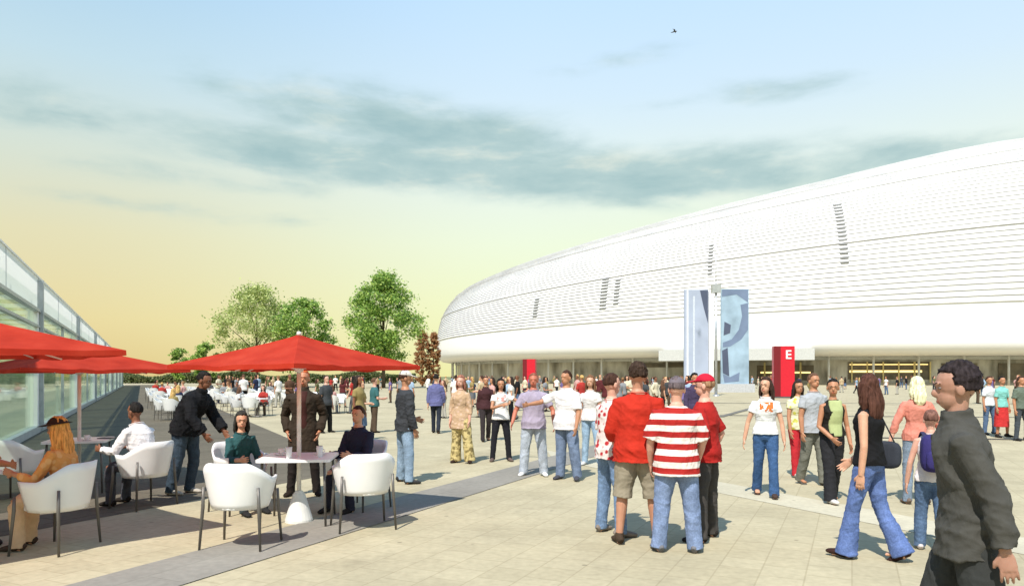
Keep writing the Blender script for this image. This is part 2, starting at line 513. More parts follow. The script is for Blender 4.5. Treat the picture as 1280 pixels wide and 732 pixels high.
    for i in (0, 1):
        fy = P['foot'][i]; s_ = vdir(P['shin'][i], SD[i])
        lift = P.get('heel', [0, 0])[i]
        ff = Vector((SD[i] * math.sin(fy) * math.cos(lift), -math.cos(fy) * math.cos(lift), -math.sin(lift)))
        fu = ff.cross(Vector((0, 0, 1)).cross(ff)); fu = fu.normalized() if fu.length > 1e-4 else Vector((0, 0, 1))
        if fu.z < 0: fu = -fu
        sl_ = ff.cross(fu)
        K = MB(); b0 = an[i] - fu * 0.078
        xs = [(-.075, .022, .030, .034), (-.06, .033, .042, .045), (0, .037, .05, .05), (.06, .043, .036, .036), (.12, .046, .029, .029), (.165, .036, .022, .022), (.185, .018, .014, .016)]
        K.tube([b0 + ff * x + fu * z for x, a, hh, z in xs], [(a, hh) for x, a, hh, z in xs], 14, sl_)
        K.tube([an[i] - fu * .03, an[i] + s_ * -.03], [.045, .042], 12)
        me = remesh(K, 0.008 if lod < 2 else .018, 2)
        co = np.empty(len(me.vertices) * 3, np.float32); me.vertices.foreach_get('co', co); co = co.reshape(-1, 3)
        dd = (co - np.array(b0)) @ np.array(fu)
        co = co + np.outer(np.maximum(0, 0.001 - dd), np.array(fu)); me.vertices.foreach_set('co', co.astype(np.float32).ravel())
        parts.append(('shoe', me, [smat]))
    # ---- hair
    st, hcol = look['hair']
    if st != 'none':
        Hm = MB()
        def ss(x, a, b):
            k = max(0, min(1, (x - a) / (b - a))); return k * k * (3 - 2 * k)
        lowcut = {'short': -0.25, 'curly': -0.3, 'long': -0.9, 'bob': -0.75, 'bun': -0.25, 'capped': -0.35}[st]
        def fn(v):
            f = -v.y
            t = ss(f, 0.15, 0.5) * ss(-v.z, -0.62, -0.35)
            t = max(t, ss(-v.z, -lowcut - 0.05, -lowcut + 0.3) if st in ('short', 'curly', 'bun', 'capped') else 0)
            if st in ('short', 'capped', 'curly', 'bun'): t = max(t, ss(f, -0.15, 0.25) * ss(-v.z, -0.1, 0.2))
            if st == 'capped': t = max(t, ss(v.z, 0.25, 0.5))
            return 1 - 0.3 * t
        k = {'curly': 1.14, 'long': 1.06, 'bob': 1.10}.get(st, 1.03)
        Hm.ball(hc + HM @ Vector((0, 0.012, 0.024)), (.084 * k, .099 * k, .106 * k), HM, 28, 20, fn)
        if st in ('long', 'bob'):
            L = look.get('hairlen', .38 if st == 'long' else .2)
            back = HM @ Vector((0, 1, 0))
            dn = Vector((0, 0, -1))
            base = hp(0, -0.055, 0.03)
            Hm.tube([base, base + dn * .1 + back * .03, base + dn * (.1 + L * .35) + back * .055, base + dn * (.1 + L * .75) + back * .06, base + dn * (.1 + L) + back * .05],
                    [(.07, .05), (.088, .05), (.09, .045), (.078, .035), (.04, .018)], 14, hx)
            for sdn in (-1, 1):
                b2 = hp(sdn * .074, -0.02, 0.04)
                Hm.tube([b2, b2 + dn * .09 + hx * (sdn * .012), b2 + dn * (.09 + L * .4) + hx * (sdn * .012) + back * .02, b2 + dn * (.09 + L * .75) + back * .03],
                        [(.022, .045), (.024, .052), (.028, .045), (.012, .02)], 10, hx)
        if st == 'bun': Hm.ball(hp(0, -0.11, 0.05), (.045, .04, .045))
        me = remesh(Hm, 0.0085 if lod < 2 else .016, 2)
        fold(me, 0.006 if st != 'curly' else 0.010, 45 if st != 'curly' else 85, seed + 9, 0.35 if st != 'curly' else 1)
        parts.append(('hair', me, [hairmat(hcol)]))
    # ---- cap / hat
    if 'cap' in look:
        Cm = MB(); cc, ctype = look['cap']
        def fc(v): return 1 - 0.35 * max(0, min(1, (0.16 - v.z) / 0.25))
        Cm.ball(hc + HM @ Vector((0, 0.006, 0.034)), (.088, .106, .098), HM, 24, 16, fc)
        if ctype == 'peak':
            Cm.ball(hp(0, 0.115, 0.047), (.07, .085, .010), HM @ Matrix.Rotation(0.15, 3, 'X'), 18, 8)
        elif ctype == 'brim':
            Cm.ball(hp(0, 0.02, 0.05), (.15, .17, .011), HM, 24, 8)
        me = remesh(Cm, 0.008 if lod < 2 else .016, 1)
        parts.append(('cap' if ctype == 'peak' else 'hat', me, [cloth(cc)]))
    for _, me, _m in parts:
        if sc != 1.0: me.transform(Matrix.Scale(sc, 4))
    info = dict(spine=spine, side=side, td=td, wr=[w * sc for w in wr], hip=hip * sc, sc=sc, sh=[s * sc for s in sh])
    return parts, info

def person(label, x, y, rz, pose, look, lod=0, group=None, z=0.0):
    parts, info = figure(pose, look, lod)
    root = None
    for nm, me, mats in parts:
        o = link(nm if nm != 'body' else 'person', me, mats, root, True)
        if nm == 'body':
            root = o; tag(o, label, 'person', group)
            o.location = (x, y, z); o.rotation_euler = (0, 0, rz)
        else:
            me.name = nm
    return root, info

D2R = math.radians
#@@SCENE@@
# ------------------------------------------------------------------ sky, sun, camera
SUNEL = D2R(54); SH = Vector((0.36, 0.933)).normalized()
W = bpy.data.worlds.new('World'); S.world = W; W.use_nodes = True
nt = W.node_tree
for n in list(nt.nodes): nt.nodes.remove(n)
tc = nt.nodes.new('ShaderNodeTexCoord')
sp = nt.nodes.new('ShaderNodeSeparateXYZ'); nt.links.new(tc.outputs['Generated'], sp.inputs[0])
el = sp.outputs[2]
az = math_n(nt, 'ARCTAN2', sp.outputs[0], sp.outputs[1])
K = 1.0
def sk(*stops): return [(p, lin(c)) for p, c in stops]
rL = ramp(nt, sk((0.0, (214, 188, 126)), (0.07, (224, 206, 146)), (0.17, (221, 214, 172)), (0.26, (208, 218, 203)), (0.36, (190, 216, 226)), (0.46, (168, 205, 230)), (0.8, (110, 165, 222))), el)
rR = ramp(nt, sk((0.0, (232, 232, 165)), (0.10, (234, 240, 190)), (0.18, (232, 242, 212)), (0.26, (226, 238, 228)), (0.36, (208, 230, 244)), (0.46, (194, 224, 250)), (0.8, (120, 175, 228))), el)
mr = nt.nodes.new('ShaderNodeMapRange'); mr.interpolation_type = 'SMOOTHSTEP'
mr.inputs['From Min'].default_value = -0.62; mr.inputs['From Max'].default_value = 0.05
nt.links.new(az, mr.inputs['Value'])
mx = nt.nodes.new('ShaderNodeMixRGB'); nt.links.new(mr.outputs[0], mx.inputs[0]); nt.links.new(rL.outputs[0], mx.inputs[1]); nt.links.new(rR.outputs[0], mx.inputs[2])
# clouds: long wind-drawn banks, laid out by direction
cv = nt.nodes.new('ShaderNodeCombineXYZ')
nt.links.new(math_n(nt, 'MULTIPLY', az, 3.0), cv.inputs[0]); nt.links.new(math_n(nt, 'MULTIPLY', el, 10.0), cv.inputs[1])
def noise(scale, det, dist=0.0, rough=0.55, off=0.0):
    n = nt.nodes.new('ShaderNodeTexNoise'); n.inputs['Scale'].default_value = scale; n.inputs['Detail'].default_value = det
    n.inputs['Distortion'].default_value = dist; n.inputs['Roughness'].default_value = rough
    mp = nt.nodes.new('ShaderNodeMapping'); mp.inputs['Location'].default_value = (off, off * .7, 0)
    nt.links.new(cv.outputs[0], mp.inputs['Vector']); nt.links.new(mp.outputs[0], n.inputs['Vector'])
    return n.outputs['Fac']
n1 = noise(1.5, 9, 0.25, 0.58, 5.3)
n2 = noise(3.0, 7, 0.2, 0.55, 9.0)
def bank(a0, e0, aw, ew, slope=0.0):
    da = math_n(nt, 'SUBTRACT', az, a0)
    de = math_n(nt, 'SUBTRACT', math_n(nt, 'SUBTRACT', el, e0), math_n(nt, 'MULTIPLY', da, slope))
    a = math_n(nt, 'POWER', math_n(nt, 'ABSOLUTE', math_n(nt, 'DIVIDE', da, aw)), 3.0)
    e = math_n(nt, 'POWER', math_n(nt, 'ABSOLUTE', math_n(nt, 'DIVIDE', de, ew)), 2.0)
    return math_n(nt, 'EXPONENT', math_n(nt, 'MULTIPLY', math_n(nt, 'ADD', a, e), -1.0))
tot = None
for bk, wt in ((bank(-0.14, .325, .28, .040, -.10), 1.0), (bank(-.08, .280, .42, .040, -.03), .95), (bank(0.16, .265, .36, .042, -0.04), 1.0), (bank(-.62, .300, .26, .032, .03), .62),
               (bank(.44, .255, .22, .03, .03), .85), (bank(.30, .345, .20, .016, .0), .45), (bank(.12, .395, .13, .018, .12), .42), (bank(.36, .352, .12, .018, 0.0), .5),
               (bank(.72, .290, .10, .025, .1), .8), (bank(-.40, .205, .22, .016, 0), .5), (bank(-.42, .245, .24, .02, 0), .5)):
    b_ = math_n(nt, 'MULTIPLY', bk, wt)
    tot = b_ if tot is None else math_n(nt, 'MAXIMUM', tot, b_)
val = math_n(nt, 'ADD', math_n(nt, 'MULTIPLY', tot, 0.86), math_n(nt, 'MULTIPLY', math_n(nt, 'SUBTRACT', n1, 0.5), 1.25))
val = math_n(nt, 'ADD', val, math_n(nt, 'MULTIPLY', math_n(nt, 'SUBTRACT', n2, 0.5), 0.35))
cr = ramp(nt, [(0.18, 0.0), (0.80, 0.88)], val); cr.color_ramp.interpolation = 'EASE'
msk = math_n(nt, 'MULTIPLY', cr.outputs[0], math_n(nt, 'MINIMUM', math_n(nt, 'MULTIPLY', tot, 2.2), 1.0))
cc = ramp(nt, sk((0.30, (208, 218, 206)), (0.47, (170, 196, 194)), (0.66, (150, 182, 183))), n2)
mc = nt.nodes.new('ShaderNodeMixRGB'); nt.links.new(msk, mc.inputs[0]); nt.links.new(mx.outputs[0], mc.inputs[1]); nt.links.new(cc.outputs[0], mc.inputs[2])
bg1 = nt.nodes.new('ShaderNodeBackground'); bg1.inputs['Strength'].default_value = 0.765
nt.links.new(mc.outputs[0], bg1.inputs['Color'])
ns = nt.nodes.new('ShaderNodeTexSky'); ns.sky_type = 'NISHITA'; ns.sun_disc = False
ns.sun_elevation = SUNEL; ns.sun_rotation = math.atan2(-SH.x, -SH.y)
bg2 = nt.nodes.new('ShaderNodeBackground'); bg2.inputs['Strength'].default_value = 0.008
nt.links.new(ns.outputs[0], bg2.inputs['Color'])
ad = nt.nodes.new('ShaderNodeAddShader'); nt.links.new(bg1.outputs[0], ad.inputs[0]); nt.links.new(bg2.outputs[0], ad.inputs[1])
wo = nt.nodes.new('ShaderNodeOutputWorld'); nt.links.new(ad.outputs[0], wo.inputs[0])

sl = bpy.data.lights.new('sun', 'SUN'); sl.energy = 4.35; sl.angle = D2R(0.6); sl.color = (1.0, 0.95, 0.86)
so = bpy.data.objects.new('sun', sl); COL.objects.link(so)
tv = Vector((SH.x * math.cos(SUNEL), SH.y * math.cos(SUNEL), -math.sin(SUNEL)))
so.rotation_euler = tv.to_track_quat('-Z', 'Y').to_euler(); so.location = (-20, -40, 60)

cam = bpy.data.cameras.new('camera'); co_ = bpy.data.objects.new('camera', cam); COL.objects.link(co_)
cam.sensor_width = 36; cam.lens = F / 1280 * 36; cam.shift_y = (HY - 366) / 1280
cam.clip_end = 5000; cam.clip_start = 0.05
co_.location = (0, 0, EYE); co_.rotation_euler = (math.pi / 2, 0, 0)
S.camera = co_
S.view_settings.view_transform = 'Standard'; S.view_settings.look = 'None'; S.view_settings.exposure = 0.46; S.view_settings.gamma = 1
S.cycles.max_bounces = 6; S.cycles.transparent_max_bounces = 12
try: S.cycles.use_denoising = True
except Exception: pass

# ------------------------------------------------------------------ ground
V1 = Vector((177 - 640, 900)).normalized()       # along the pavilion
V2 = Vector((1065 - 640, 900)).normalized()      # along the grey paving strip
def sheet(name, pts, z, mat, kind='structure'):
    me = bpy.data.meshes.new(name)
    me.from_pydata([(p[0], p[1], z) for p in pts], [], [tuple(range(len(pts)))]); me.update()
    o = link(name, me, mat)
    if me.polygons[0].normal.z < 0: me.flip_normals()
    return tag(o, kind=kind)

def paving(name, c1, c2, mortar, size, ang, ms=0.02, bumpy=0.25, stain=0.2):
    m, nt, b, out = nodes_of(name)
    tc = N(nt, 'ShaderNodeTexCoord')
    mp = N(nt, 'ShaderNodeMapping'); mp.inputs['Rotation'].default_value = (0, 0, -ang)
    nt.links.new(tc.outputs['Object'], mp.inputs['Vector'])
    br = N(nt, 'ShaderNodeTexBrick'); br.offset = 0.5
    br.inputs['Color1'].default_value = (*c1, 1); br.inputs['Color2'].default_value = (*c2, 1); br.inputs['Mortar'].default_value = (*mortar, 1)
    br.inputs['Scale'].default_value = 1.0; br.inputs['Mortar Size'].default_value = ms; br.inputs['Mortar Smooth'].default_value = 0.3
    br.inputs['Brick Width'].default_value = size[0]; br.inputs['Row Height'].default_value = size[1]
    nt.links.new(mp.outputs[0], br.inputs['Vector'])
    no = N(nt, 'ShaderNodeTexNoise'); no.inputs['Scale'].default_value = 0.55; no.inputs['Detail'].default_value = 8; no.inputs['Roughness'].default_value = 0.65
    nt.links.new(tc.outputs['Object'], no.inputs['Vector'])
    rr = ramp(nt, [(0.3, 1 - stain), (0.7, 1 + stain * .4)], no.outputs['Fac'])
    n3 = N(nt, 'ShaderNodeTexNoise'); n3.inputs['Scale'].default_value = 14; n3.inputs['Detail'].default_value = 4
    nt.links.new(tc.outputs['Object'], n3.inputs['Vector'])
    r3 = ramp(nt, [(0.3, 0.9), (0.7, 1.06)], n3.outputs['Fac'])
    m1 = N(nt, 'ShaderNodeMixRGB'); m1.blend_type = 'MULTIPLY'; m1.inputs[0].default_value = 1
    m2 = N(nt, 'ShaderNodeMixRGB'); m2.blend_type = 'MULTIPLY'; m2.inputs[0].default_value = 1
    nt.links.new(br.outputs['Color'], m1.inputs[1]); nt.links.new(rr.outputs[0], m1.inputs[2])
    nt.links.new(m1.outputs[0], m2.inputs[1]); nt.links.new(r3.outputs[0], m2.inputs[2])
    vo = N(nt, 'ShaderNodeTexVoronoi'); vo.inputs['Scale'].default_value = 1.7; nt.links.new(tc.outputs['Object'], vo.inputs['Vector'])   # trodden-in gum and drips
    n4 = N(nt, 'ShaderNodeTexNoise'); n4.inputs['Scale'].default_value = .9; n4.inputs['Detail'].default_value = 6; n4.inputs['Distortion'].default_value = 1.0; nt.links.new(tc.outputs['Object'], n4.inputs['Vector'])
    r4 = ramp(nt, [(.035, 0.62), (.055, 1.0)], vo.outputs['Distance']); r5 = ramp(nt, [(.60, 1.0), (.72, .86)], n4.outputs['Fac'])
    m3 = N(nt, 'ShaderNodeMixRGB'); m3.blend_type = 'MULTIPLY'; m3.inputs[0].default_value = 1; m4 = N(nt, 'ShaderNodeMixRGB'); m4.blend_type = 'MULTIPLY'; m4.inputs[0].default_value = 1
    nt.links.new(m2.outputs[0], m3.inputs[1]); nt.links.new(r4.outputs[0], m3.inputs[2]); nt.links.new(m3.outputs[0], m4.inputs[1]); nt.links.new(r5.outputs[0], m4.inputs[2])
    nt.links.new(m4.outputs[0], b.inputs['Base Color'])
    b.inputs['Roughness'].default_value = 0.95; b.inputs['Specular IOR Level'].default_value = 0.12
    bp = N(nt, 'ShaderNodeBump'); bp.inputs['Strength'].default_value = bumpy; bp.inputs['Distance'].default_value = 0.01
    nt.links.new(n3.outputs['Fac'], bp.inputs['Height']); nt.links.new(bp.outputs[0], b.inputs['Normal'])
    return m
a2 = math.atan2(V2.y, V2.x)
pav = paving('pale_stone_paving', (.455, .398, .268), (.42, .365, .243), (.37, .318, .208), (.36, .36), a2, 0.008)
dark = paving('shade_toned_paving', (.15, .13, .098), (.13, .113, .086), (.075, .066, .05), (1.2, .6), a2, 0.01)  # dark tone stands in for shade lying on the terrace
grey = paving('grey_stone_strip', (.27, .25, .215), (.25, .232, .20), (.21, .195, .165), (1.2, .6), a2, 0.006)
cream = paving('cream_stone_path', (.52, .475, .36), (.50, .455, .34), (.45, .41, .31), (1.5, .75), math.atan2(V1.y, V1.x), 0.006)
chan = plain('drain_channel', (.14, .125, .10), .7)
sheet('ground', [(-1500, -60), (1500, -60), (1500, 2500), (-1500, 2500)], -0.02, plain('field', (.16, .17, .07), .95, scale=.05, var=.3))
sheet('plaza_paving', [(-70, -12), (190, -12), (260, 330), (-190, 330)], 0.0, pav)
def seg(p, q): return p.xy, q.xy
# terrace floor beside the pavilion, shade under the parasols put into its colour
def isect(p, d, q, e):
    # p + t d meets q + s e
    den = d.x * e.y - d.y * e.x
    t = ((q.x - p.x) * e.y - (q.y - p.y) * e.x) / den
    return p + d * t
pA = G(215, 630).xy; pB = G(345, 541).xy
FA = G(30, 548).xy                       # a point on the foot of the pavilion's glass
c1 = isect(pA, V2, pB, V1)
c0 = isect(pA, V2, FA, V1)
sheet('shade_toned_terrace', [c0, c1, c1 + V1 * 150, c0 + V1 * 150], 0.004, dark)
# grey strip
e1, e2 = G(94, 729).xy, G(235, 729).xy
sheet('paving_strip', [e1 - V2 * 5, e2 - V2 * 5, e2 + V2 * 16.5, e1 + V2 * 16.9], 0.008, grey)
# cream path
f1, f2 = G(894, 601).xy, G(890, 614).xy
sheet('cream_path', [f1 - V1 * 14, f1 + V1 * 5.5, f2 + V1 * 4.6, f2 - V1 * 14], 0.004, cream)
nV = Vector((V1.y, -V1.x))
for k, (px0, py0, px1, py1) in enumerate([(640, 503, 1500, 505), (560, 521, 860, 519), (900, 519, 1500, 523), (1090, 547, 1500, 552), (900, 521, 966, 503), (190, 518, 330, 518), (170, 485, 420, 486)]):
    a, b_ = G(px0, py0).xy, G(px1, py1).xy
    n_ = (b_ - a).normalized(); n_ = Vector((-n_.y, n_.x)) * (0.06 + .003 * a.y)
    sheet('drain_channel', [a - n_, b_ - n_, b_ + n_, a + n_], 0.012 + .002 * k, chan)

# ------------------------------------------------------------------ stadium
CX, CY, AX, AY = 97.6, 221.2, 120.2, 90.1
def roofh(x): return 60.14 - 0.22 * math.sqrt((x - 130.2) ** 2 + 23.3 ** 2)
def inset(x): return 12.6 + 16.9 * max(0, min(1, (x - (CX - AX)) / 90))
def plan(th, inset):
    # inward offset along the ellipse normal
    x, y = AX * math.cos(th), AY * math.sin(th)
    nx, ny = math.cos(th) / AX, math.sin(th) / AY
    l = math.hypot(nx, ny)
    return CX + x - nx / l * inset, CY + y - ny / l * inset
NT = 300
Z0, ZW = 5.6, 9.0
def prof(th, phi):
    """phi 0..1 up the shell; inset and height"""
    x, _ = plan(th, 8)
    H = roofh(x)
    a = phi * math.pi / 2
    return inset(x) * (1 - math.cos(a)) ** 1.15, ZW + (H - ZW) * math.sin(a)
st = empty('stadium', (CX, CY, 0), 0, 'huge white stadium wrapped in curved horizontal louvres above the plaza', 'stadium')
white = plain('white_cladding', (.80, .80, .80), .45, var=.02, scale=.08)
def ringmesh(name, rows, mat, parent=st, closed=True, smooth=True):
    M_ = MB(); k = len(rows)
    for r in rows: M_.v += [(p[0] - CX, p[1] - CY, p[2]) for p in r]
    for i in range(k - 1):
        for j in range(NT):
            j2 = (j + 1) % NT
            M_.f.append((i * NT + j, i * NT + j2, (i + 1) * NT + j2, (i + 1) * NT + j)); M_.mi.append(0)
    me = M_.mesh(name)
    o = link(name, me, mat, parent, smooth)
    return o
TH = [2 * math.pi * j / NT for j in range(NT)]
def row(fn): return [fn(t) for t in TH]
# smooth lower band
bands = []
for ins, z in ((11, 5.5), (4, 5.6), (1.6, 5.9), (.5, 6.6), (.1, 7.8)):
    bands.append(row(lambda t, i=ins, z=z: (*plan(t, i), z)))
PH0 = 0.10
for k in range(6):
    ph = PH0 * k / 5
    bands.append(row(lambda t, p=ph: (lambda r: (*plan(t, r[0]), r[1]))(prof(t, p))))
ringmesh('lower_band', bands, white)
# lapped louvres, in panels of slightly differing grey
louv, lnt, lb, lo = nodes_of('louvre_white')
ltc = N(lnt, 'ShaderNodeTexCoord'); lmp = N(lnt, 'ShaderNodeMapping'); lmp.inputs['Scale'].default_value = (.16, .16, .5)
lnt.links.new(ltc.outputs['Object'], lmp.inputs['Vector'])
lvo = N(lnt, 'ShaderNodeTexNoise'); lvo.inputs['Scale'].default_value = 1.0; lvo.inputs['Detail'].default_value = 7; lvo.inputs['Roughness'].default_value = .65
lnt.links.new(lmp.outputs[0], lvo.inputs['Vector'])
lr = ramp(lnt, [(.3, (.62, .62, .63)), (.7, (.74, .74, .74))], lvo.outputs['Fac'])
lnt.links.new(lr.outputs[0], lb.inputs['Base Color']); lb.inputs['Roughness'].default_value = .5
rows = []
NS = 46
for s in range(NS):
    deep = 0.42 if s in (13, 28, 33) else 0.25
    pa, pb = PH0 + (1 - PH0) * s / NS * .93, PH0 + (1 - PH0) * (s + 1) / NS * .93
    def pt(t, ph, out):
        i, z = prof(t, ph); return (*plan(t, i - out * math.cos(ph * math.pi / 2)), z + out * .6 * math.sin(ph * math.pi / 2))
    rows.append(row(lambda t: pt(t, pa, 0.0)))
    rows.append(row(lambda t: pt(t, pa, deep)))
    rows.append(row(lambda t: pt(t, pb, 0.02)))
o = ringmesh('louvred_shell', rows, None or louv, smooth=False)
# roof
rr_ = [row(lambda t: (lambda r: (*plan(t, r[0]), r[1]))(prof(t, PH0 + (1 - PH0) * .93)))]
for k, (ins, dz) in enumerate(((0, 0), (6, .6), (17, -.5), (19, -4))):
    rr_.append(row(lambda t, i=ins, d=dz: (*plan(t, i + prof(t, 1)[0]), prof(t, 1)[1] + d)))
ringmesh('roof', rr_, white)
# open joints in the louvres
openm = plain('open_joint', (.34, .35, .37), .6)
def th_at(azm):
    # nearest front point of the ellipse seen at this tangent
    best = None
    for j in range(4000):
        t = math.pi + math.pi * j / 4000
        x, y = plan(t, 5)
        d = abs(x / y - azm)
        if best is None or d < best[0]: best = (d, t)
    return best[1]
for azm, s0, s1, w in ((.456, 8, 24, 1.5), (.478 - .01, 5, 19, .01), (.139, 3, 13, 1.6), (.156, 4, 12, 1.2), (.05, 3, 10, 1.3), (.278, 9, 18, .9)):
    if w < .1: continue
    t = th_at(azm); OJ = MB()
    for s in range(s0, s1):
        ph = PH0 + (1 - PH0) * (s + .84) / NS * .93
        i, z = prof(t, ph)
        x, y = plan(t, i - .22)
        ta = Vector((-AX * math.sin(t), AY * math.cos(t), 0)).normalized()
        R_ = Matrix((ta, Vector((0, 0, 1)).cross(ta), Vector((0, 0, 1)))).transposed()
        OJ.box((x - CX, y - CY, z), (w, .5, .16), R_)
        if s > s0: OJ.tube([pl_, (x - CX, y - CY, z)], [.03, .03], 5)
        pl_ = (x - CX, y - CY, z)
    OJ.build('vent_grille', openm, st)

# concourse under the shell
def gwall(name, ins, z0, z1, mat): return ringmesh(name, [row(lambda t: (*plan(t, ins), z0)), row(lambda t: (*plan(t, ins), z1))], mat, smooth=True)
gw, gnt, gb, gout = nodes_of('concourse_glass')
tc = N(gnt, 'ShaderNodeTexCoord'); mp = N(gnt, 'ShaderNodeMapping'); mp.inputs['Scale'].default_value = (.35, .35, .12)
gnt.links.new(tc.outputs['Object'], mp.inputs['Vector'])
no = N(gnt, 'ShaderNodeTexNoise'); no.inputs['Scale'].default_value = 1.0; no.inputs['Detail'].default_value = 6
gnt.links.new(mp.outputs[0], no.inputs['Vector'])
rg_ = ramp(gnt, [(.35, (.16, .145, .115)), (.5, (.36, .34, .29)), (.62, (.52, .50, .44))], no.outputs['Fac'])
gnt.links.new(rg_.outputs[0], gb.inputs['Base Color']); gb.inputs['Roughness'].default_value = .3; gb.inputs['Specular IOR Level'].default_value = .5
gwall('glass_wall', 6.0, 0.35, 5.5, gw)
gwall('plinth', 5.7, 0.0, .5, plain('plinth_stone', (.36, .33, .27), .8))
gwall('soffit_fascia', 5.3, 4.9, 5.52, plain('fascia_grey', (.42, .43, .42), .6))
colm = plain('column_white', (.62, .62, .60), .5)
trm = plain('warm_strip', (.9, .7, .25), .5)
em, ent, eb, eo = nodes_of('warm_interior_light')
eb.inputs['Base Color'].default_value = (.9, .7, .3, 1); eb.inputs['Emission Color'].default_value = (1, .74, .28, 1); eb.inputs['Emission Strength'].default_value = 1.2
ncol = 0
for j in range(0, 3 * NT):
    t = 2 * math.pi * j / (3 * NT)
    x, y = plan(t, 4.4)
    if y > CY or x > 130 or j % 10: continue
    if ncol >= 60: break
    c_ = MB().tube([(x - CX, y - CY, 0), (x - CX, y - CY, 5.7)], [.22, .22], 10); c_.build('column', colm, st, True); ncol += 1
# lit bands inside the concourse on the right, dark openings on the left
def arcpiece(name, az0, az1, z0, z1, ins, thick, mat):
    t0, t1 = th_at(az0), th_at(az1)
    M_ = MB(); n = 14
    for k in range(n + 1):
        t = t0 + (t1 - t0) * k / n
        for i in (ins, ins + thick):
            x, y = plan(t, i)
            for z in (z0, z1): M_.v.append((x - CX, y - CY, z))
    for k in range(n):
        a = k * 4; b_ = a + 4
        for q in ((a, a + 1, b_ + 1, b_), (a + 2, b_ + 2, b_ + 3, a + 3), (a + 1, a + 3, b_ + 3, b_ + 1), (a, b_, b_ + 2, a + 2)):
            M_.f.append(q); M_.mi.append(0)
    M_.f += [(0, 2, 3, 1), (n * 4, n * 4 + 1, n * 4 + 3, n * 4 + 2)]; M_.mi += [0, 0]
    return M_.build(name, mat, st)
dk = plain('dark_opening', (.11, .09, .06), .5, var=.4, scale=.6)
for a0, a1, z0, z1 in ((.468, .585, 1.1, 4.5), (.34, .42, .9, 3.9), (.17, .26, 3.6, 4.55), (.60, .65, 1.0, 4.2), (.68, .74, 1.0, 4.2)):
    arcpiece('dark_opening', a0, a1, z0, z1, 5.85, .1, dk)
for a0, a1, z0, z1 in ((.47, .572, 2.45, 2.85), (.345, .415, 2.3, 2.6), (.603, .648, 2.5, 2.8), (.47, .58, 3.9, 4.05)):
    arcpiece('light_strip', a0, a1, z0, z1, 5.7, .08, em)
for a0 in (.472, .494, .516, .538, .56, .582, .35, .375, .4):
    arcpiece('mullion', a0, a0 + .0022, .5, 4.5, 5.62, .06, plain('mullion_yellow', (.55, .45, .2), .5))
# entrance canopy: grey box projecting from the shell behind the banners
arcpiece('entrance_canopy', .218, .412, 4.75, 6.9, -3.2, 8, plain('canopy_grey', (.50, .51, .50), .6))

# ------------------------------------------------------------------ banner tower and mast
bt = empty('banner_tower', (22.3, 76.5, 0), 0, 'tall pair of pale blue advertising banners on a white frame before the stadium', 'banner')
pale = plain('banner_lavender', (.36, .41, .53), .5, var=.12, scale=.5)
blue = plain('banner_pale_blue', (.30, .41, .52), .5, var=.25, scale=.6)
navy = plain('banner_slate', (.07, .085, .14), .5, var=.2, scale=.5)
midb = plain('banner_mid_blue', (.15, .20, .31), .5, var=.2, scale=.5)
frame = plain('white_frame', (.78, .78, .80), .4)
px1m = 76.5 / 900
def bx0(px): return (px - HX) * px1m - 22.3
def bz(py): return EYE + (HY - py) * px1m
left = MB().box(((bx0(855) + bx0(885)) / 2, 0, (bz(362) + bz(486)) / 2), ((885 - 855) * px1m, .3, (486 - 362) * px1m)).build('banner_panel', pale, bt)
tag(left, 'pale lavender banner panel with a dark wedge')
def poly(pts, y, mat, name, par, th=.012):
    M_ = MB(); n = len(pts)
    vs = [(bx0(a), y, bz(b)) for a, b in pts] + [(bx0(a), y + th, bz(b)) for a, b in pts]
    M_.add(vs, [tuple(range(n)), tuple(range(2 * n - 1, n - 1, -1))] + [(i, (i + 1) % n, n + (i + 1) % n, n + i) for i in range(n)])
    return M_.build(name, mat, par)
poly([(874.5, 363), (884.5, 363), (884.5, 404), (879, 384)], -.165, navy, 'printed_wedge', left)
poly([(858, 363), (860, 363), (860, 485), (858, 485)], -.165, frame, 'printed_stripe', left)
poly([(866, 370), (868, 370), (868, 485), (866, 485)], -.165, plain('stripe_b', (.55, .60, .68), .5), 'printed_stripe', left)
right = MB().box(((bx0(901) + bx0(935.5)) / 2, 0, (bz(361) + bz(488)) / 2), ((935.5 - 901) * px1m, .3, (488 - 361) * px1m)).build('banner_panel', blue, bt)
tag(right, 'pale blue banner panel with a dark sweeping print')
poly([(902, 362), (934.5, 362), (934.5, 378), (920, 368), (902, 371)], -.165, midb, 'printed_shape', right)
poly([(934.5, 378.5), (934.5, 412), (926, 424), (912, 433), (903, 434), (903, 428), (914, 424), (923, 412), (927, 395), (925, 381)], -.165, midb, 'printed_shape', right)
poly([(905, 402), (913, 406), (912, 416), (904, 419)], -.17, navy, 'printed_shape', right)
poly([(902, 438), (909, 434.5), (911, 470), (903, 466)], -.17, navy, 'printed_shape', right)
poly([(903, 467), (912, 471), (924, 465), (923, 476), (905, 478)], -.17, midb, 'printed_shape', right)
MB().box(((bx0(886) + bx0(892)) / 2, .05, (bz(364) + bz(486)) / 2), (6 * px1m, .2, 122 * px1m)).build('white_infill', frame, bt)
MB().box((0, .05, .45), (80 * px1m, .8, .9)).build('base', plain('tower_base', (.45, .46, .48), .6), bt)
ms = empty('mast', ((895 - HX) * 62 / 900, 62, 0), 0, 'tall thin grey steel mast standing just before the banners', 'mast')
steel = plain('galvanised_steel', (.50, .52, .55), .35, .6)
ztop = EYE + (HY - 318) * 62 / 900; zm = EYE + (HY - 355) * 62 / 900
MB().tube([(0, 0, 0), (0, 0, zm)], [.13, .09], 12).build('pole', steel, ms, True)
MB().tube([(0, 0, zm), (0, 0, ztop)], [.05, .025], 8).build('spike', steel, ms, True)
MB().box((0, 0, zm - .4), (.75, .5, .7)).build('lamp_head', steel, ms)
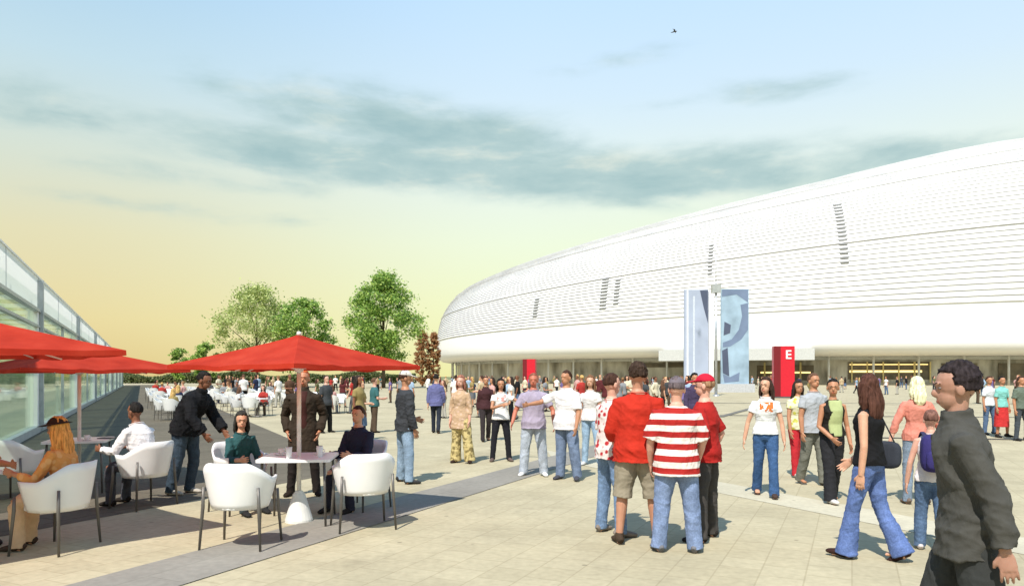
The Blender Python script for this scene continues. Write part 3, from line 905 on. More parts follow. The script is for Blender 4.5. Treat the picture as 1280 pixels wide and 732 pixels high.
MB().tube([(0, 0, 0), (0, 0, .12)], [.3, .26], 12).build('base', steel, ms)

# ------------------------------------------------------------------ red totems
def totem(px, py, w, h, label, letter):
    p = G(px, py)
    t = empty('totem', p, D2R(-12), label, 'totem', 'red information totems')
    red = plain('totem_red', (.56, .012, .03), .35, var=.05); dred = plain('totem_maroon', (.16, .006, .012), .45, var=.05)
    MB().box((0, 0, h / 2), (w, w * .62, h)).build('body', red, t)
    MB().box((-w * .335, -w * .31, h / 2), (w * .33, .05, h - .02)).build('side_panel', dred, t)
    MB().box((0, 0, .06), (w * 1.1, w * .75, .12)).build('base', plain('totem_base', (.08, .08, .08), .6), t)
    if letter:
        fc = bpy.data.curves.new('letter', 'FONT'); fc.body = letter; fc.size = .95; fc.extrude = .015; fc.align_x = 'CENTER'; fc.offset = .015
        ft = bpy.data.objects.new('letter_curve', fc); TMP.collection.objects.link(ft); TMP.view_layers[0].update()
        lm = bpy.data.meshes.new_from_object(ft.evaluated_get(TMP.view_layers[0].depsgraph)); bpy.data.objects.remove(ft)
        lm.materials.clear()
        o = link('letter', lm, plain('letter_white', (.85, .82, .82), .5), t)
        o.location = (w * .2, -w * .31 - .02, h - .98); o.rotation_euler = (math.pi / 2, 0, 0)
totem(979, 497, 1.55, 4.05, 'red totem with a white letter E near the top right of the banners', 'E')
totem(662, 489, 1.4, 3.6, 'plain red totem standing in the crowd before the stadium', None)

# ------------------------------------------------------------------ pavilion on the left
ang = math.atan2(V1.y, V1.x)                    # local +x runs along the facade, local -y is outward
pv = empty('glass_pavilion', (FA.x, FA.y, 0), ang, 'low glass pavilion with a white roof band beside the café terrace', 'building')
L0, L1 = -14.0, 120.0
Lm, LL = (L0 + L1) / 2, L1 - L0
wp = plain('white_panel', (.82, .82, .82), .4, var=.03)
mem, mt_, mb_, mo_ = nodes_of('white_membrane')
mb_.inputs['Base Color'].default_value = (.86, .86, .86, 1); mb_.inputs['Roughness'].default_value = .6
mtl = N(mt_, 'ShaderNodeBsdfTranslucent'); mtl.inputs[0].default_value = (.9, .9, .9, 1)
mms = N(mt_, 'ShaderNodeMixShader'); mms.inputs[0].default_value = .55
mt_.links.new(mb_.outputs[0], mms.inputs[1]); mt_.links.new(mtl.outputs[0], mms.inputs[2]); mt_.links.new(mms.outputs[0], mo_.inputs[0])
MB().add([(L0, 0, 3.74), (L1, 0, 3.74), (L1, 0, 4.74), (L0, 0, 4.74)], [(0, 1, 2, 3)]).build('roof_band', mem, pv)
MB().box((Lm, .03, 4.765), (LL, .12, .05)).build('rail', wp, pv)
gm = plain('grey_metal', (.42, .45, .47), .4, .2)
MB().box((Lm, -.02, 3.70), (LL, .16, .09)).build('rail', gm, pv)
MB().box((Lm, -.02, 3.22), (LL, .12, .07)).build('rail', gm, pv)
MB().box((Lm, 0, .10), (LL, .2, .2)).build('sill', gm, pv)
glm, gt, gb_, go = nodes_of('pavilion_glass')
gt.nodes.remove(gb_)
tr = N(gt, 'ShaderNodeBsdfTransparent'); tr.inputs[0].default_value = (.88, .92, .87, 1)
gl = N(gt, 'ShaderNodeBsdfGlossy'); gl.inputs['Roughness'].default_value = .03; gl.inputs[0].default_value = (.9, .95, .9, 1)
lw = N(gt, 'ShaderNodeLayerWeight'); lw.inputs[0].default_value = .22
mm = N(gt, 'ShaderNodeMixShader'); gt.links.new(math_n(gt, 'ADD', math_n(gt, 'MULTIPLY', lw.outputs['Fresnel'], .35), .08, True), mm.inputs[0]); gt.links.new(tr.outputs[0], mm.inputs[1]); gt.links.new(gl.outputs[0], mm.inputs[2])
gt.links.new(mm.outputs[0], go.inputs[0])
MB().box((Lm, .06, 1.96), (LL - .2, .03, 3.52)).build('glass_wall', glm, pv)
MB().box((Lm, 6.2, 4.70), (LL, 11.8, .04)).build('added_roof_glass', glm, pv)  # glass roof added so that sunlight reaches the interior
for xx in np.arange(-10, 118, 3.7): MB().box((float(xx), 6.2, 4.60), (.12, 11.6, .16)).build('added_roof_beam', wp, pv)
inn = plain('interior_wall', (.62, .63, .48), .8, var=.3, scale=.25)
MB().box((Lm, 10.2, 2.2), (LL, .2, 4.6)).build('back_wall', inn, pv)
MB().box((Lm, 5.2, .06), (LL, 9.9, .1)).build('floor', plain('interior_floor', (.42, .42, .36), .4), pv)
# mullions: their feet seen at these columns of the photograph
k = 0
x = -12.0
while x < 116:
    if k % 2 == 0:
        MB().box((x - .33, .10, 1.95), (.34, .3, 3.55)).build('column', wp, pv)
        MB().box((x, -.07, 2.35), (.16, .18, 4.62)).build('mullion', gm, pv)
    else:
        MB().box((x, -.03, 1.9), (.07, .10, 3.5)).build('mullion', gm, pv)
    x += 7.45; k += 1
for xx in np.arange(-9, 116, 6.0):
    MB().box((float(xx), -.012, 4.26), (.03, .012, 1.0)).build('panel_joint', plain('joint_grey', (.5, .52, .55), .5), pv)

# ------------------------------------------------------------------ trees
def leafmat(name, c1, c2, c3):
    m, nt, b, out = nodes_of(name)
    gi = N(nt, 'ShaderNodeNewGeometry')
    r = ramp(nt, [(0.0, c1), (0.5, c2), (1.0, c3)], gi.outputs['Random Per Island'])
    nt.links.new(r.outputs[0], b.inputs['Base Color']); b.inputs['Roughness'].default_value = .55
    tl = N(nt, 'ShaderNodeBsdfTranslucent'); nt.links.new(r.outputs[0], tl.inputs[0])
    mxs = N(nt, 'ShaderNodeMixShader'); mxs.inputs[0].default_value = .42
    nt.links.new(b.outputs[0], mxs.inputs[1]); nt.links.new(tl.outputs[0], mxs.inputs[2]); nt.links.new(mxs.outputs[0], out.inputs[0])
    return m
bark = plain('bark', (.10, .075, .05), .9, var=.3, scale=3)
def tree(x, y, h, r, z0, mat, label, shape, seed, n=9000, leaf=.30, clumps=70, group='trees at the far edge of the plaza', name='tree', flat=1.0):
    rg = np.random.RandomState(seed)
    root = empty(name, (x, y, 0), 0, label, 'tree', group)
    cen = []
    while len(cen) < clumps:
        u = rg.rand() ** .9; a = rg.rand() * 6.283
        rad = shape(u) * r * (rg.rand() ** .45)
        cen.append((rad * math.cos(a), rad * math.sin(a), z0 + (h - z0) * u, .55 + .75 * rg.rand()))
    cen = np.array(cen)
    idx = rg.randint(0, clumps, n)
    sg = cen[idx, 3] * (r / 6.0) * .85
    p = cen[idx, :3] + rg.randn(n, 3) * sg[:, None] * np.array([.85, .85, .62])
    nr = rg.randn(n, 3); nr[:, 2] = np.abs(nr[:, 2]) + .35; nr /= np.linalg.norm(nr, axis=1)[:, None]
    t = np.cross(nr, rg.randn(n, 3)); t /= np.linalg.norm(t, axis=1)[:, None]
    bt_ = np.cross(nr, t)
    s = leaf * (.6 + .8 * rg.rand(n))[:, None]
    V = np.stack([p - t * s * .5, p - bt_ * s * .28, p + t * s * .5, p + bt_ * s * .28], 1).reshape(-1, 3)
    me = bpy.data.meshes.new('crown')
    me.from_pydata(V.tolist(), [], [(4 * i, 4 * i + 1, 4 * i + 2, 4 * i + 3) for i in range(n)]); me.update()
    link('crown', me, mat, root)
    T = MB()
    T.tube([(0, 0, 0), (.05, 0, z0 * .6), (-.05, .05, z0 + (h - z0) * .3), (0, 0, z0 + (h - z0) * .75)], [h * .022, h * .016, h * .011, h * .003], 10)
    for k in range(12):
        c = cen[rg.randint(clumps)]
        zb = z0 * .7 + (c[2] - z0) * .45
        T.tube([(0, 0, zb), (c[0] * .5, c[1] * .5, (zb + c[2]) * .52), (c[0], c[1], c[2])], [h * .007, h * .004, h * .0015], 6)
    T.build('trunk', bark, root, True)
    return root
fresh = leafmat('leaf_fresh', (.06, .14, .03), (.26, .44, .08), (.55, .66, .18))
pale_l = leafmat('leaf_pale', (.20, .28, .08), (.48, .56, .18), (.68, .70, .34))
rust = leafmat('leaf_rust', (.30, .12, .05), (.50, .24, .10), (.55, .38, .18))
ovoid = lambda u: (0.55 + .6 * u) if u < .35 else max(.08, (1 - ((u - .35) / .66) ** 1.7)) ** .8 * .97
rnd = lambda u: max(.1, math.sin(math.pi * (0.12 + .86 * u))) ** .7
def T_(px, d): return (px - HX) / F * d
tree(T_(479, 104), 104, 16.0, 6.0, 3.6, fresh, 'largest bright green tree between the red parasol and the stadium', ovoid, 3, 19000, .40, 130)
tree(T_(321, 112), 112, 15.2, 6.2, 3.2, pale_l, 'pale yellow-green loose tree rising behind the red parasol', rnd, 4, 13500, .38, 110)
tree(T_(379, 108), 108, 13.0, 4.7, 3.0, fresh, 'small bright green tree right beside the pale yellow-green tree', rnd, 5, 12000, .38, 85)
tree(T_(258, 130), 130, 7.7, 2.6, 1.5, fresh, 'round green bush-like tree left of the pale tree', rnd, 6, 4500, .40, 30)
tree(T_(225, 135), 135, 6.8, 2.2, 1.2, fresh, 'smallest dark green tree farthest left over the parasol', rnd, 7, 3500, .40, 26)
poplar = lambda u: max(.12, math.sin(math.pi * (0.1 + .88 * u)) ** .6)
tree(T_(528, 120), 120, 9.4, 1.35, .5, rust, 'slim rust-brown columnar tree nearer the green tree', poplar, 8, 9000, .26, 150, 'rust columnar trees')
tree(T_(542, 121), 121, 9.0, 1.2, .5, rust, 'slim rust-brown columnar tree nearer the stadium end', poplar, 9, 9000, .26, 150, 'rust columnar trees')
# clipped hedge closing the plaza
rg = np.random.RandomState(11); n = 16000
hx_ = rg.rand(n) * 74 - 97; hz_ = rg.rand(n) ** .7 * (2.3 + .8 * np.sin(hx_ * .31) * np.sin(hx_ * .13)); hy_ = 172 + rg.randn(n) * .8
nr = rg.randn(n, 3); nr /= np.linalg.norm(nr, axis=1)[:, None]; t = np.cross(nr, rg.randn(n, 3)); t /= np.linalg.norm(t, axis=1)[:, None]; b2 = np.cross(nr, t)
p = np.stack([hx_, hy_, hz_], 1)
V = np.stack([p - t * .3, p - b2 * .2, p + t * .3, p + b2 * .2], 1).reshape(-1, 3)
me = bpy.data.meshes.new('hedge'); me.from_pydata(V.tolist(), [], [(4 * i, 4 * i + 1, 4 * i + 2, 4 * i + 3) for i in range(n)])
tag(link('hedge', me, leafmat('leaf_hedge', (.04, .07, .02), (.12, .16, .05), (.26, .27, .12))), 'low green hedge running along the far edge of the plaza', 'hedge')
# ------------------------------------------------------------------ parasols
def fabric_red():
    m, nt, b, out = nodes_of('red_canvas')
    tc = N(nt, 'ShaderNodeTexCoord'); no = N(nt, 'ShaderNodeTexNoise'); no.inputs['Scale'].default_value = 3; no.inputs['Detail'].default_value = 5
    nt.links.new(tc.outputs['Object'], no.inputs['Vector'])
    r = ramp(nt, [(.25, (.46, .036, .018)), (.5, (.58, .050, .025)), (.75, (.66, .075, .04))], no.outputs['Fac'])
    nt.links.new(r.outputs[0], b.inputs['Base Color']); b.inputs['Roughness'].default_value = .8; b.inputs['Specular IOR Level'].default_value = .15
    tl = N(nt, 'ShaderNodeBsdfTranslucent'); nt.links.new(r.outputs[0], tl.inputs[0])
    mxs = N(nt, 'ShaderNodeMixShader'); mxs.inputs[0].default_value = .45
    nt.links.new(b.outputs[0], mxs.inputs[1]); nt.links.new(tl.outputs[0], mxs.inputs[2]); nt.links.new(mxs.outputs[0], out.inputs[0])
    return m
redc = fabric_red()
polew = plain('pole_white', (.74, .72, .68), .4)
def parasol(x, y, zr, za, hd, rot, label, base_white=True):
    t = empty('parasol', (x, y, 0), rot, label, 'parasol', 'red parasols on the café terrace')
    M_ = MB(); n = 22
    cor = [Vector((math.cos(a), math.sin(a))) * hd for a in (0, math.pi / 2, math.pi, 1.5 * math.pi)]
    rings = 14
    M_.v.append((0, 0, za)); 
    for r in range(1, rings + 1):
        u = r / rings
        for s in range(4):
            for q in range(n):
                k = q / n
                p = cor[s] * (1 - k) + cor[(s + 1) % 4] * k
                sag = math.sin(math.pi * k) * .10 * u
                p = p * u * (1 - .05 * math.sin(math.pi * k) * u)
                z = za + (zr - za) * (u ** .88) - sag * .6 * (1 - u) - 0.02 * math.sin(math.pi * k) * u
                z += .011 * u * math.sin(p.x * 9 + p.y * 4 + rot * 7 + 2 * math.sin(p.y * 6)) * math.sin(math.pi * k) ; M_.v.append((p.x, p.y, z))
    m = 4 * n
    for q in range(m): M_.f.append((0, 1 + q, 1 + (q + 1) % m)); M_.mi.append(0)
    for r in range(rings - 1):
        for q in range(m):
            a, b_ = 1 + r * m, 1 + (r + 1) * m; q2 = (q + 1) % m
            M_.f.append((a + q, b_ + q, b_ + q2, a + q2)); M_.mi.append(0)
    a = 1 + (rings - 1) * m; l = len(M_.v)       # a short hem hanging from the rim
    for q in range(m):
        v = M_.v[a + q]; M_.v.append((v[0] * 1.002, v[1] * 1.002, v[2] - .05))
    for q in range(m):
        q2 = (q + 1) % m; M_.f.append((a + q, l + q, l + q2, a + q2)); M_.mi.append(0)
    can = M_.build('canopy', redc, t)
    MB().tube([(0, 0, .25), (0, 0, za - .01)], [.025, .025], 14).build('pole', polew, t, True)
    MB().tube([(0, 0, za - .01), (0, 0, za + .025), (0, 0, za + .035)], [.03, .025, .01], 12).build('finial', polew, t, True)
    hub = MB().tube([(0, 0, zr - .08), (0, 0, zr + .02)], [.05, .05], 12).build('hub', polew, t, True)
    for k in range(8):
        aa = k * math.pi / 4
        L = hd * (1 if k % 2 == 0 else .70)
        c, s_ = math.cos(aa), math.sin(aa); lo_ = 0 if k % 2 == 0 else .035; L *= 1 if k % 2 == 0 else .93
        MB().tube([(c * .03, s_ * .03, za - .05), (c * L * .5, s_ * L * .5, za + (zr - za) * .543 - .065 - lo_), (c * L * .96, s_ * L * .96, zr - .035 - lo_)], [.011, .011, .009], 6).build('rib', polew, t)
        MB().tube([(c * .05, s_ * .05, zr - .04), (c * L * .5, s_ * L * .5, za + (zr - za) * .543 - .075 - lo_)], [.009, .009], 6).build('strut', polew, t)
    B = MB().tube([(0, 0, 0), (0, 0, .03), (0, 0, .32), (0, 0, .36)], [.16, .158, .07, .04], 24)
    B.build('base', plain('base_white', (.68, .67, .64), .55), t, False)
    return t
UC = Vector((-2.50, 8.45))
parasol(-2.50, 8.45, 1.83, 2.19, 1.42, math.atan2(.26, 1.0), 'red square parasol with a white pole through the white café table')
parasol(-6.43, 10.7, 1.81, 2.15, 1.58, math.atan2(.12, 1.0), 'red parasol at the glass pavilion, half hidden under a nearer parasol')
parasol(-5.42, 6.75, 1.95, 2.36, 1.72, math.atan2(.1, 1.0), 'nearest red parasol overhead, cut off by the left edge')

# ------------------------------------------------------------------ café furniture
wpl = plain('white_plastic', (.78, .775, .77), .35, var=.02, spec=.5)
legm = plain('dark_leg', (.13, .12, .11), .4, .3)
def shell_mesh():
    """tub shell: back and arms in one sweep, open to -y"""
    M_ = MB(); n = 36
    def prof_(k):
        a = -math.pi * .18 + (math.pi * 1.36) * k      # sweeps from one arm round the back to the other
        bx, by = .335 * math.cos(a), .30 * math.sin(a)
        if by < 0: by *= 1.25
        w = max(0, math.sin(a))
        top = .70 + .16 * min(1, max(0, (w - .05) / .75)) ** 1.2
        return a, bx, by, top
    for layer in (0, 1):
        for k in range(n + 1):
            a, bx, by, top = prof_(k / n)
            f = 1.0 if layer == 0 else .93
            for u in (0, .12, .3, .55, .8, 1.0):
                z = .40 + (top - .40) * u
                fl = .80 + .24 * u ** .8
                M_.v.append((bx * f * fl, by * f * fl, z))
    R = 6; o2 = (n + 1) * R
    for k in range(n):
        for u in range(R - 1):
            i = k * R + u
            M_.f.append((i, i + R, i + R + 1, i + 1)); M_.f.append((o2 + i, o2 + i + 1, o2 + i + R + 1, o2 + i + R))
        i = k * R + R - 1; M_.f.append((i, i + R, o2 + i + R, o2 + i))
        i = k * R; M_.f.append((i, o2 + i, o2 + i + R, i + R))
    for k in (0, n):
        for u in range(R - 1):
            i = k * R + u
            M_.f.append((i, i + 1, o2 + i + 1, o2 + i) if k == 0 else (i, o2 + i, o2 + i + 1, i + 1))
    M_.mi = [0] * len(M_.f)
    return M_
def seat_mb():
    M_ = MB(); n = 28
    rings = ((.405, .0, .26, .25), (.40, 1, .262, .25), (.425, 1, .272, .26), (.455, 1, .272, .26), (.47, 1, .255, .24), (.47, 0, .2, .2))
    pts = [(0, 0.0, .402), (0, 0, .41), (0, 0, .455), (0, 0, .468)]
    M_.tube([(0, -.03, z) for z in (.398, .41, .45, .468)], [(.24, .25), (.262, .275), (.262, .275), (.235, .25)], 28, Vector((1, 0, 0)))
    return M_
def chair(loc, rz, label, group):
    t = empty('tub_chair', (loc[0], loc[1], 0), rz, label, 'chair', group)
    shell_mesh().build('shell', wpl, t, True)
    seat_mb().build('seat', wpl, t)
    for sx, sy in ((1, 1), (-1, 1), (1, -1), (-1, -1)):
        x, y = sx * .285, (.19 if sy > 0 else -.25)
        zt = .62 if sy > 0 else .55
        MB().tube([(x * .98, y, zt), (x * 1.0, y, .42), (x * 1.09, y * 1.12, 0)], [.014, .017, .012], 10).build('leg', legm, t, True)
    return t
def table(x, y, label, group='white café tables', hole=True, rz=0.0):
    t = empty('cafe_table', (x, y, 0), rz, label, 'table', group)
    M_ = MB(); n = 8; w = .41; r = .06
    pts = []
    for cx_, cy_, a0 in ((w - r, w - r, 0), (-w + r, w - r, 90), (-w + r, -w + r, 180), (w - r, -w + r, 270)):
        for q in range(n + 1):
            a = D2R(a0 + 90 * q / n); pts.append((cx_ + r * math.cos(a), cy_ + r * math.sin(a)))
    m = len(pts)
    M_.add([(a, b_, .735) for a, b_ in pts] + [(a, b_, .765) for a, b_ in pts], [tuple(range(m - 1, -1, -1)), tuple(range(m, 2 * m))] + [(i, (i + 1) % m, m + (i + 1) % m, m + i) for i in range(m)])
    M_.build('tabletop', wpl, t)
    for sx in (-1, 1):
        for sy in (-1, 1):
            MB().tube([(sx * .34, sy * .34, .735), (sx * .36, sy * .36, 0)], [.016, .013], 8).build('leg', legm, t, True)
    return t
GN = 'white tub chairs around the near tables'
table(UC.x, UC.y, 'white square café table pierced by the central parasol pole', rz=D2R(6))
table(-6.43, 10.7, 'white café table under the parasol by the pavilion glass', rz=D2R(20))
table(-5.42, 6.75, 'white café table cut off by the left edge, under the nearest parasol', rz=D2R(10))
def face(x, y, tx, ty): return math.atan2(tx - x, -(ty - y))      # rz so that local -y looks at the target
def facing(dx, dy): return math.atan2(dx, -dy)
chair((-2.72, 7.20), facing(.10, 1), 'empty white tub chair with its back to us, left of the parasol pole', GN)
chair((-1.66, 8.06), facing(-.42, .9), 'empty white tub chair right of the central parasol pole', GN)
chair((-4.46, 7.10), facing(-1, .06), 'white tub chair of the seated woman in orange', GN)
chair((-4.78, 9.40), facing(-.8, .35), 'white tub chair holding the man in a white shirt', GN)
chair((-6.75, 9.75), facing(.15, 1), 'empty white tub chair at the left edge before the pavilion glass', GN)
chair((-3.45, 9.15), facing(.75, -.6), 'white tub chair under the person in teal', GN)
chair((-1.95, 9.35), facing(-.55, -.8), 'white tub chair of the person in navy', GN)
chair((-5.75, 7.45), facing(.4, -.9), 'white tub chair of the person cut off by the left edge', GN)
# things on the tables
def cup(x, y, z, label):
    t = empty('cup', (x, y, z), 0, label, 'cup', 'cups on the café tables')
    MB().tube([(0, 0, 0), (0, 0, .012), (0, 0, .016)], [.045, .07, .068], 18).build('saucer', wpl, t, True)
    MB().tube([(0, 0, .016), (0, 0, .03), (0, 0, .078), (0, 0, .076), (0, 0, .035)], [.024, .034, .041, .037, .03], 18).build('bowl', wpl, t, True)
    MB().tube([(.036, 0, .065), (.06, 0, .06), (.062, 0, .04), (.034, 0, .032)], [.005] * 4, 8).build('handle', wpl, t, True)
cup(UC.x - .24, UC.y + .1, .765, 'white cup nearest the person in teal')
cup(UC.x + .2, UC.y + .16, .765, 'white cup nearest the person in navy')
cup(-6.2, 10.5, .765, 'white cup on the table by the pavilion glass')
tag(MB().box((0, 0, 0), (.22, .16, .012)).build('folded_menu', plain('dark_menu', (.05, .05, .07), .5), None), 'dark folded menu lying on the table by the pavilion', 'menu').location = (-6.1, 10.85, .772)

# ------------------------------------------------------------------ people near by
def D(c): return cloth(c, 'denim')
def top(c, **k):
    d = dict(mat=c if not isinstance(c, str) else cloth(c)); d.update(k); return d
def bot(c, **k):
    d = dict(mat=c if not isinstance(c, str) else cloth(c)); d.update(k); return d
FAIR, TAN, BRN, DRK, PINK = 'd9a98c', 'c08a68', '8a5a40', '5a3a2a', 'e3b09a'
BLK, BROWN, GINGER, BLOND, GREY_H = '17120f', '3a241a', '8a4520', 'c9a868', '6b625c'
stand = dict()
relaxed = dict(upper=[(-.05, .18, -1), (-.02, .16, -1)], fore=[(.25, .0, -1), (.2, .05, -1)])
hands_pock = dict(upper=[(-.35, .35, -1), (-.35, .35, -1)], fore=[(.55, -.25, -1), (.55, -.25, -1)])
hands_front = dict(upper=[(.1, .2, -1), (.1, .2, -1)], fore=[(1, -.45, -.05), (1, -.35, .05)])
weight = dict(thigh=[(.1, .16, -1), (-.02, .03, -1)], shin=[(-.1, .1, -1), (-.04, .06, -1)], foot=[.35, .15])
apart = dict(thigh=[(.04, .14, -1), (.02, .14, -1)], shin=[(-.05, .08, -1), (-.03, .08, -1)], foot=[.3, .3])
def walk(k=1.0, lead=0):
    a, b_ = (0, 1) if lead == 0 else (1, 0)
    th = [None, None]; shn = [None, None]; up_ = [None, None]; fo = [None, None]; heel = [0, 0]
    th[a] = (.42 * k, .03, -1); shn[a] = (.20 * k, .02, -1); heel[a] = -.12
    th[b_] = (-.22 * k, .03, -1); shn[b_] = (-.72 * k, .02, -1); heel[b_] = .75 * k
    up_[a] = (-.36 * k, .14, -1); fo[a] = (-.12 * k, .05, -1)
    up_[b_] = (.30 * k, .14, -1); fo[b_] = (.62 * k, -.05, -1)
    return dict(thigh=th, shin=shn, upper=up_, fore=fo, heel=heel, torso=(.05, 0, 1))
def sit(lean=0.0, **k):
    d = dict(seat=True, torso=(lean, 0, 1), thigh=[(1, .16, -.10), (1, .12, -.10)], shin=[(-.05, .03, -1), (.12, .0, -1)],
             upper=[(.35, .15, -1), (.35, .15, -1)], fore=[(1, -.25, .12), (1, -.2, .08)])
    d.update(k); return d
def mixd(*a):
    d = {}
    for q in a: d.update(q)
    return d
GP = 'people on the plaza'
def pp(label, px, py, f, pose, look, lod=1, dist=None, group=None):
    if dist is None: p = G(px, py); x, y = p.x, p.y
    else: y = dist; x = (px - HX) / F * dist
    look.setdefault('seed', int(px) + 3)
    return person(label, x, y, facing(*f), pose, look, lod, group)

# terrace
pp('seated woman in pale orange with long fair ginger hair and a dark brimmed hat', 0, 0, (-1, -.02),
   sit(.18, upper=[(.55, .25, -1), (.2, .55, -1)], fore=[(1, -.2, .25), (.7, .5, .1)], head=(.0, .15)),
   dict(female=True, h=1.68, skin=TAN, hair=('long', 'c98a48'), hairlen=.34, cap=('3a2c22', 'brim'), top=top(cloth('f0b878', 'floral', 'e6a25c'), sleeve=1.8, hem=-.04), bottom=bot('e0bc98', w=.02), shoecol='4a3a30'), 0) [0].location = (-4.42, 7.16, 0.0)
def put(r, x, y):
    r[0].location = (x, y, 0); return r
put(pp('seated man in a white shirt with dark hair, back half turned', 0, 0, (-.85, .3), sit(.32, upper=[(.5, .3, -1), (.6, .2, -1)], fore=[(1, -.1, .1), (1, -.2, .1)]),
   dict(h=1.78, skin=BRN, hair=('short', BLK), top=top('f4f0f0', sleeve=1.9, loose=.01, hem=-.05), bottom=bot('4a4a52'), shoecol='2a2420'), 0), -4.80, 9.42)
put(pp('man in a black jacket bending over towards the table', 0, 0, (.85, -.15), dict(torso=(.62, 0, 1), twist=0, thigh=[(.14, .08, -1), (-.06, .1, -1)], shin=[(-.2, .02, -1), (-.25, .02, -1)],
   upper=[(.35, .25, -1), (.30, .3, -1)], fore=[(.7, -.15, -.8), (.6, -.2, -.8)], head=(.15, .25)),
   dict(h=1.86, girth=1.12, skin=BRN, hair=('short', BLK), top=top('17171a', sleeve=2, ofs=.035, sw=.032, hem=-.10, collar=True, fold=.014), bottom=bot(D('3c4a58'), w=.02), shoecol='b8b0a4'), 0), -4.72, 10.4)
put(pp('seated person in a teal shirt facing us beyond the empty white chair', 0, 0, (.65, -.7), sit(.12, head=(-.3, .1), upper=[(.4, .2, -1), (.4, .2, -1)]),
   dict(female=True, h=1.62, skin=FAIR, hair=('bob', '2a2a26'), top=top('2f5a5e', sleeve=1.7), bottom=bot('3a4648'), shoecol='2a2a2a'), 0), -3.47, 9.17)
put(pp('standing ginger-haired man in an open dark brown coat behind the parasol pole', 0, 0, (.15, -1), mixd(apart, hands_pock),
   dict(h=1.80, skin='c98b68', hair=('short', 'a04a20'), top=top('3a3026', sleeve=2, ofs=.02, sw=.02, hem=-.34, flare=.03, collar=True, inner=cloth('4a2a26'), iw=.07), bottom=bot('2a2422'), shoecol='2a2018'), 0), -2.98, 10.3)
put(pp('seated person in a navy top at the right of the parasol table', 0, 0, (-.45, -.85), sit(.1, head=(.1, .05)),
   dict(h=1.70, skin=FAIR, hair=('short', BROWN), top=top('2c3048', sleeve=2), bottom=bot('2a2a38'), shoecol='2a2422'), 0), -1.97, 9.37)
put(pp('person at the left edge of whom only a hand shows over the chair', 0, 0, (.75, -.5), sit(.1, upper=[(.75, .3, -.6), (.5, .2, -1)], fore=[(1, .1, -.02), (1, -.1, 0)]),
   dict(h=1.75, skin=TAN, hair=('short', BROWN), top=top('d8a070', sleeve=1), bottom=bot('6a5a4a')), 0), -5.72, 7.42)
pp('standing man in a charcoal jacket, pale jeans and pale cap beside the parasol', 506, 603, (.75, .45), mixd(apart, dict(upper=[(.05, .2, -1), (-.05, .2, -1)], fore=[(.85, -.3, -.35), (.3, 0, -1)], head=(-.25, .1))),
   dict(h=1.80, skin=TAN, hair=('short', BROWN), cap=('d8d0c8', 'peak'), top=top('3e4044', sleeve=2, ofs=.026, sw=.026, hem=-.12, fold=.01), bottom=bot(D('8fa6bd'), w=.022), shoecol='3a3a3c'), 0)
# middle of the plaza
pp('person in a violet-blue shirt and dark trousers seen from behind', 545, 541, (.1, 1), walk(.5), dict(h=1.78, skin=FAIR, hair=('short', BLK), top=top('6a6c9a', sleeve=1.8, loose=.02, hem=-.12), bottom=bot('2e3440')), 1)
pp('woman in a sand-coloured tunic and wide patterned trousers', 576, 578, (-.3, -1), mixd(relaxed, weight), dict(female=True, h=1.72, skin=PINK, hair=('bob', '8a5a4a'), top=top(cloth('d8b8a0', 'floral', 'c8a888'), sleeve=1.5, hem=-.25, flare=.03), bottom=bot(cloth('d8c48a', 'camo', '8a7a50'), w=.04, flare=.03), shoecol='3a2a22'), 1)
pp('slim person in dark maroon clothes walking behind the woman in white', 607, 551, (.2, -1), walk(.6, 1), dict(female=True, h=1.72, skin=TAN, hair=('short', BROWN), top=top('4a2c30', sleeve=2), bottom=bot('3a3234')), 1)
pp('woman in a white printed T-shirt and black trousers raising both arms to her side', 626, 576, (.15, -1), mixd(apart, dict(upper=[(.25, .8, -.35), (.5, .2, -.75)], fore=[(.35, .9, .25), (.55, -.7, .25)])),
   dict(female=True, h=1.66, skin=TAN, hair=('bob', BLK), top=top(cloth('f4efec', 'print', 'd89a92'), sleeve=.5, hem=-.05), bottom=bot('24242a', w=.012), shoecol='6a5a54'), 1)
pp('man in a lavender-grey T-shirt and pale jeans, arms held out', 667, 594, (-.1, -1), mixd(apart, dict(upper=[(.05, .62, -1), (.1, .5, -1)], fore=[(.5, .1, -1), (.55, .15, -.7)])),
   dict(h=1.76, girth=1.05, skin='c8785e', hair=('short', '7a4a3a'), top=top('b0a4b8', sleeve=.8, loose=.02, hem=-.12), bottom=bot(D('b4bcc8'), w=.03), shoecol='e8e8e8'), 1)
pp('man in an untucked white shirt and blue jeans, arm stretched towards his neighbour', 708, 599, (-.5, -.85), mixd(weight, dict(upper=[(.1, .2, -1), (.5, .75, -.45)], fore=[(.4, 0, -1), (.8, .3, -.1)], head=(-.2, 0))),
   dict(h=1.80, skin=TAN, hair=('short', BROWN), top=top('f2eef0', sleeve=.9, loose=.03, hem=-.13), bottom=bot(D('7484a0'), w=.03), shoecol='4a4a52'), 1)
pp('woman in a white top and light blue jeans half behind the white-shirt man', 738, 581, (-.4, -1), mixd(relaxed, weight), dict(female=True, h=1.72, skin=FAIR, hair=('long', '6a4a34'), top=top('f0eae8', sleeve=.5), bottom=bot(D('9ab4cc'), w=.016), shoecol='d0d0d0'), 1)
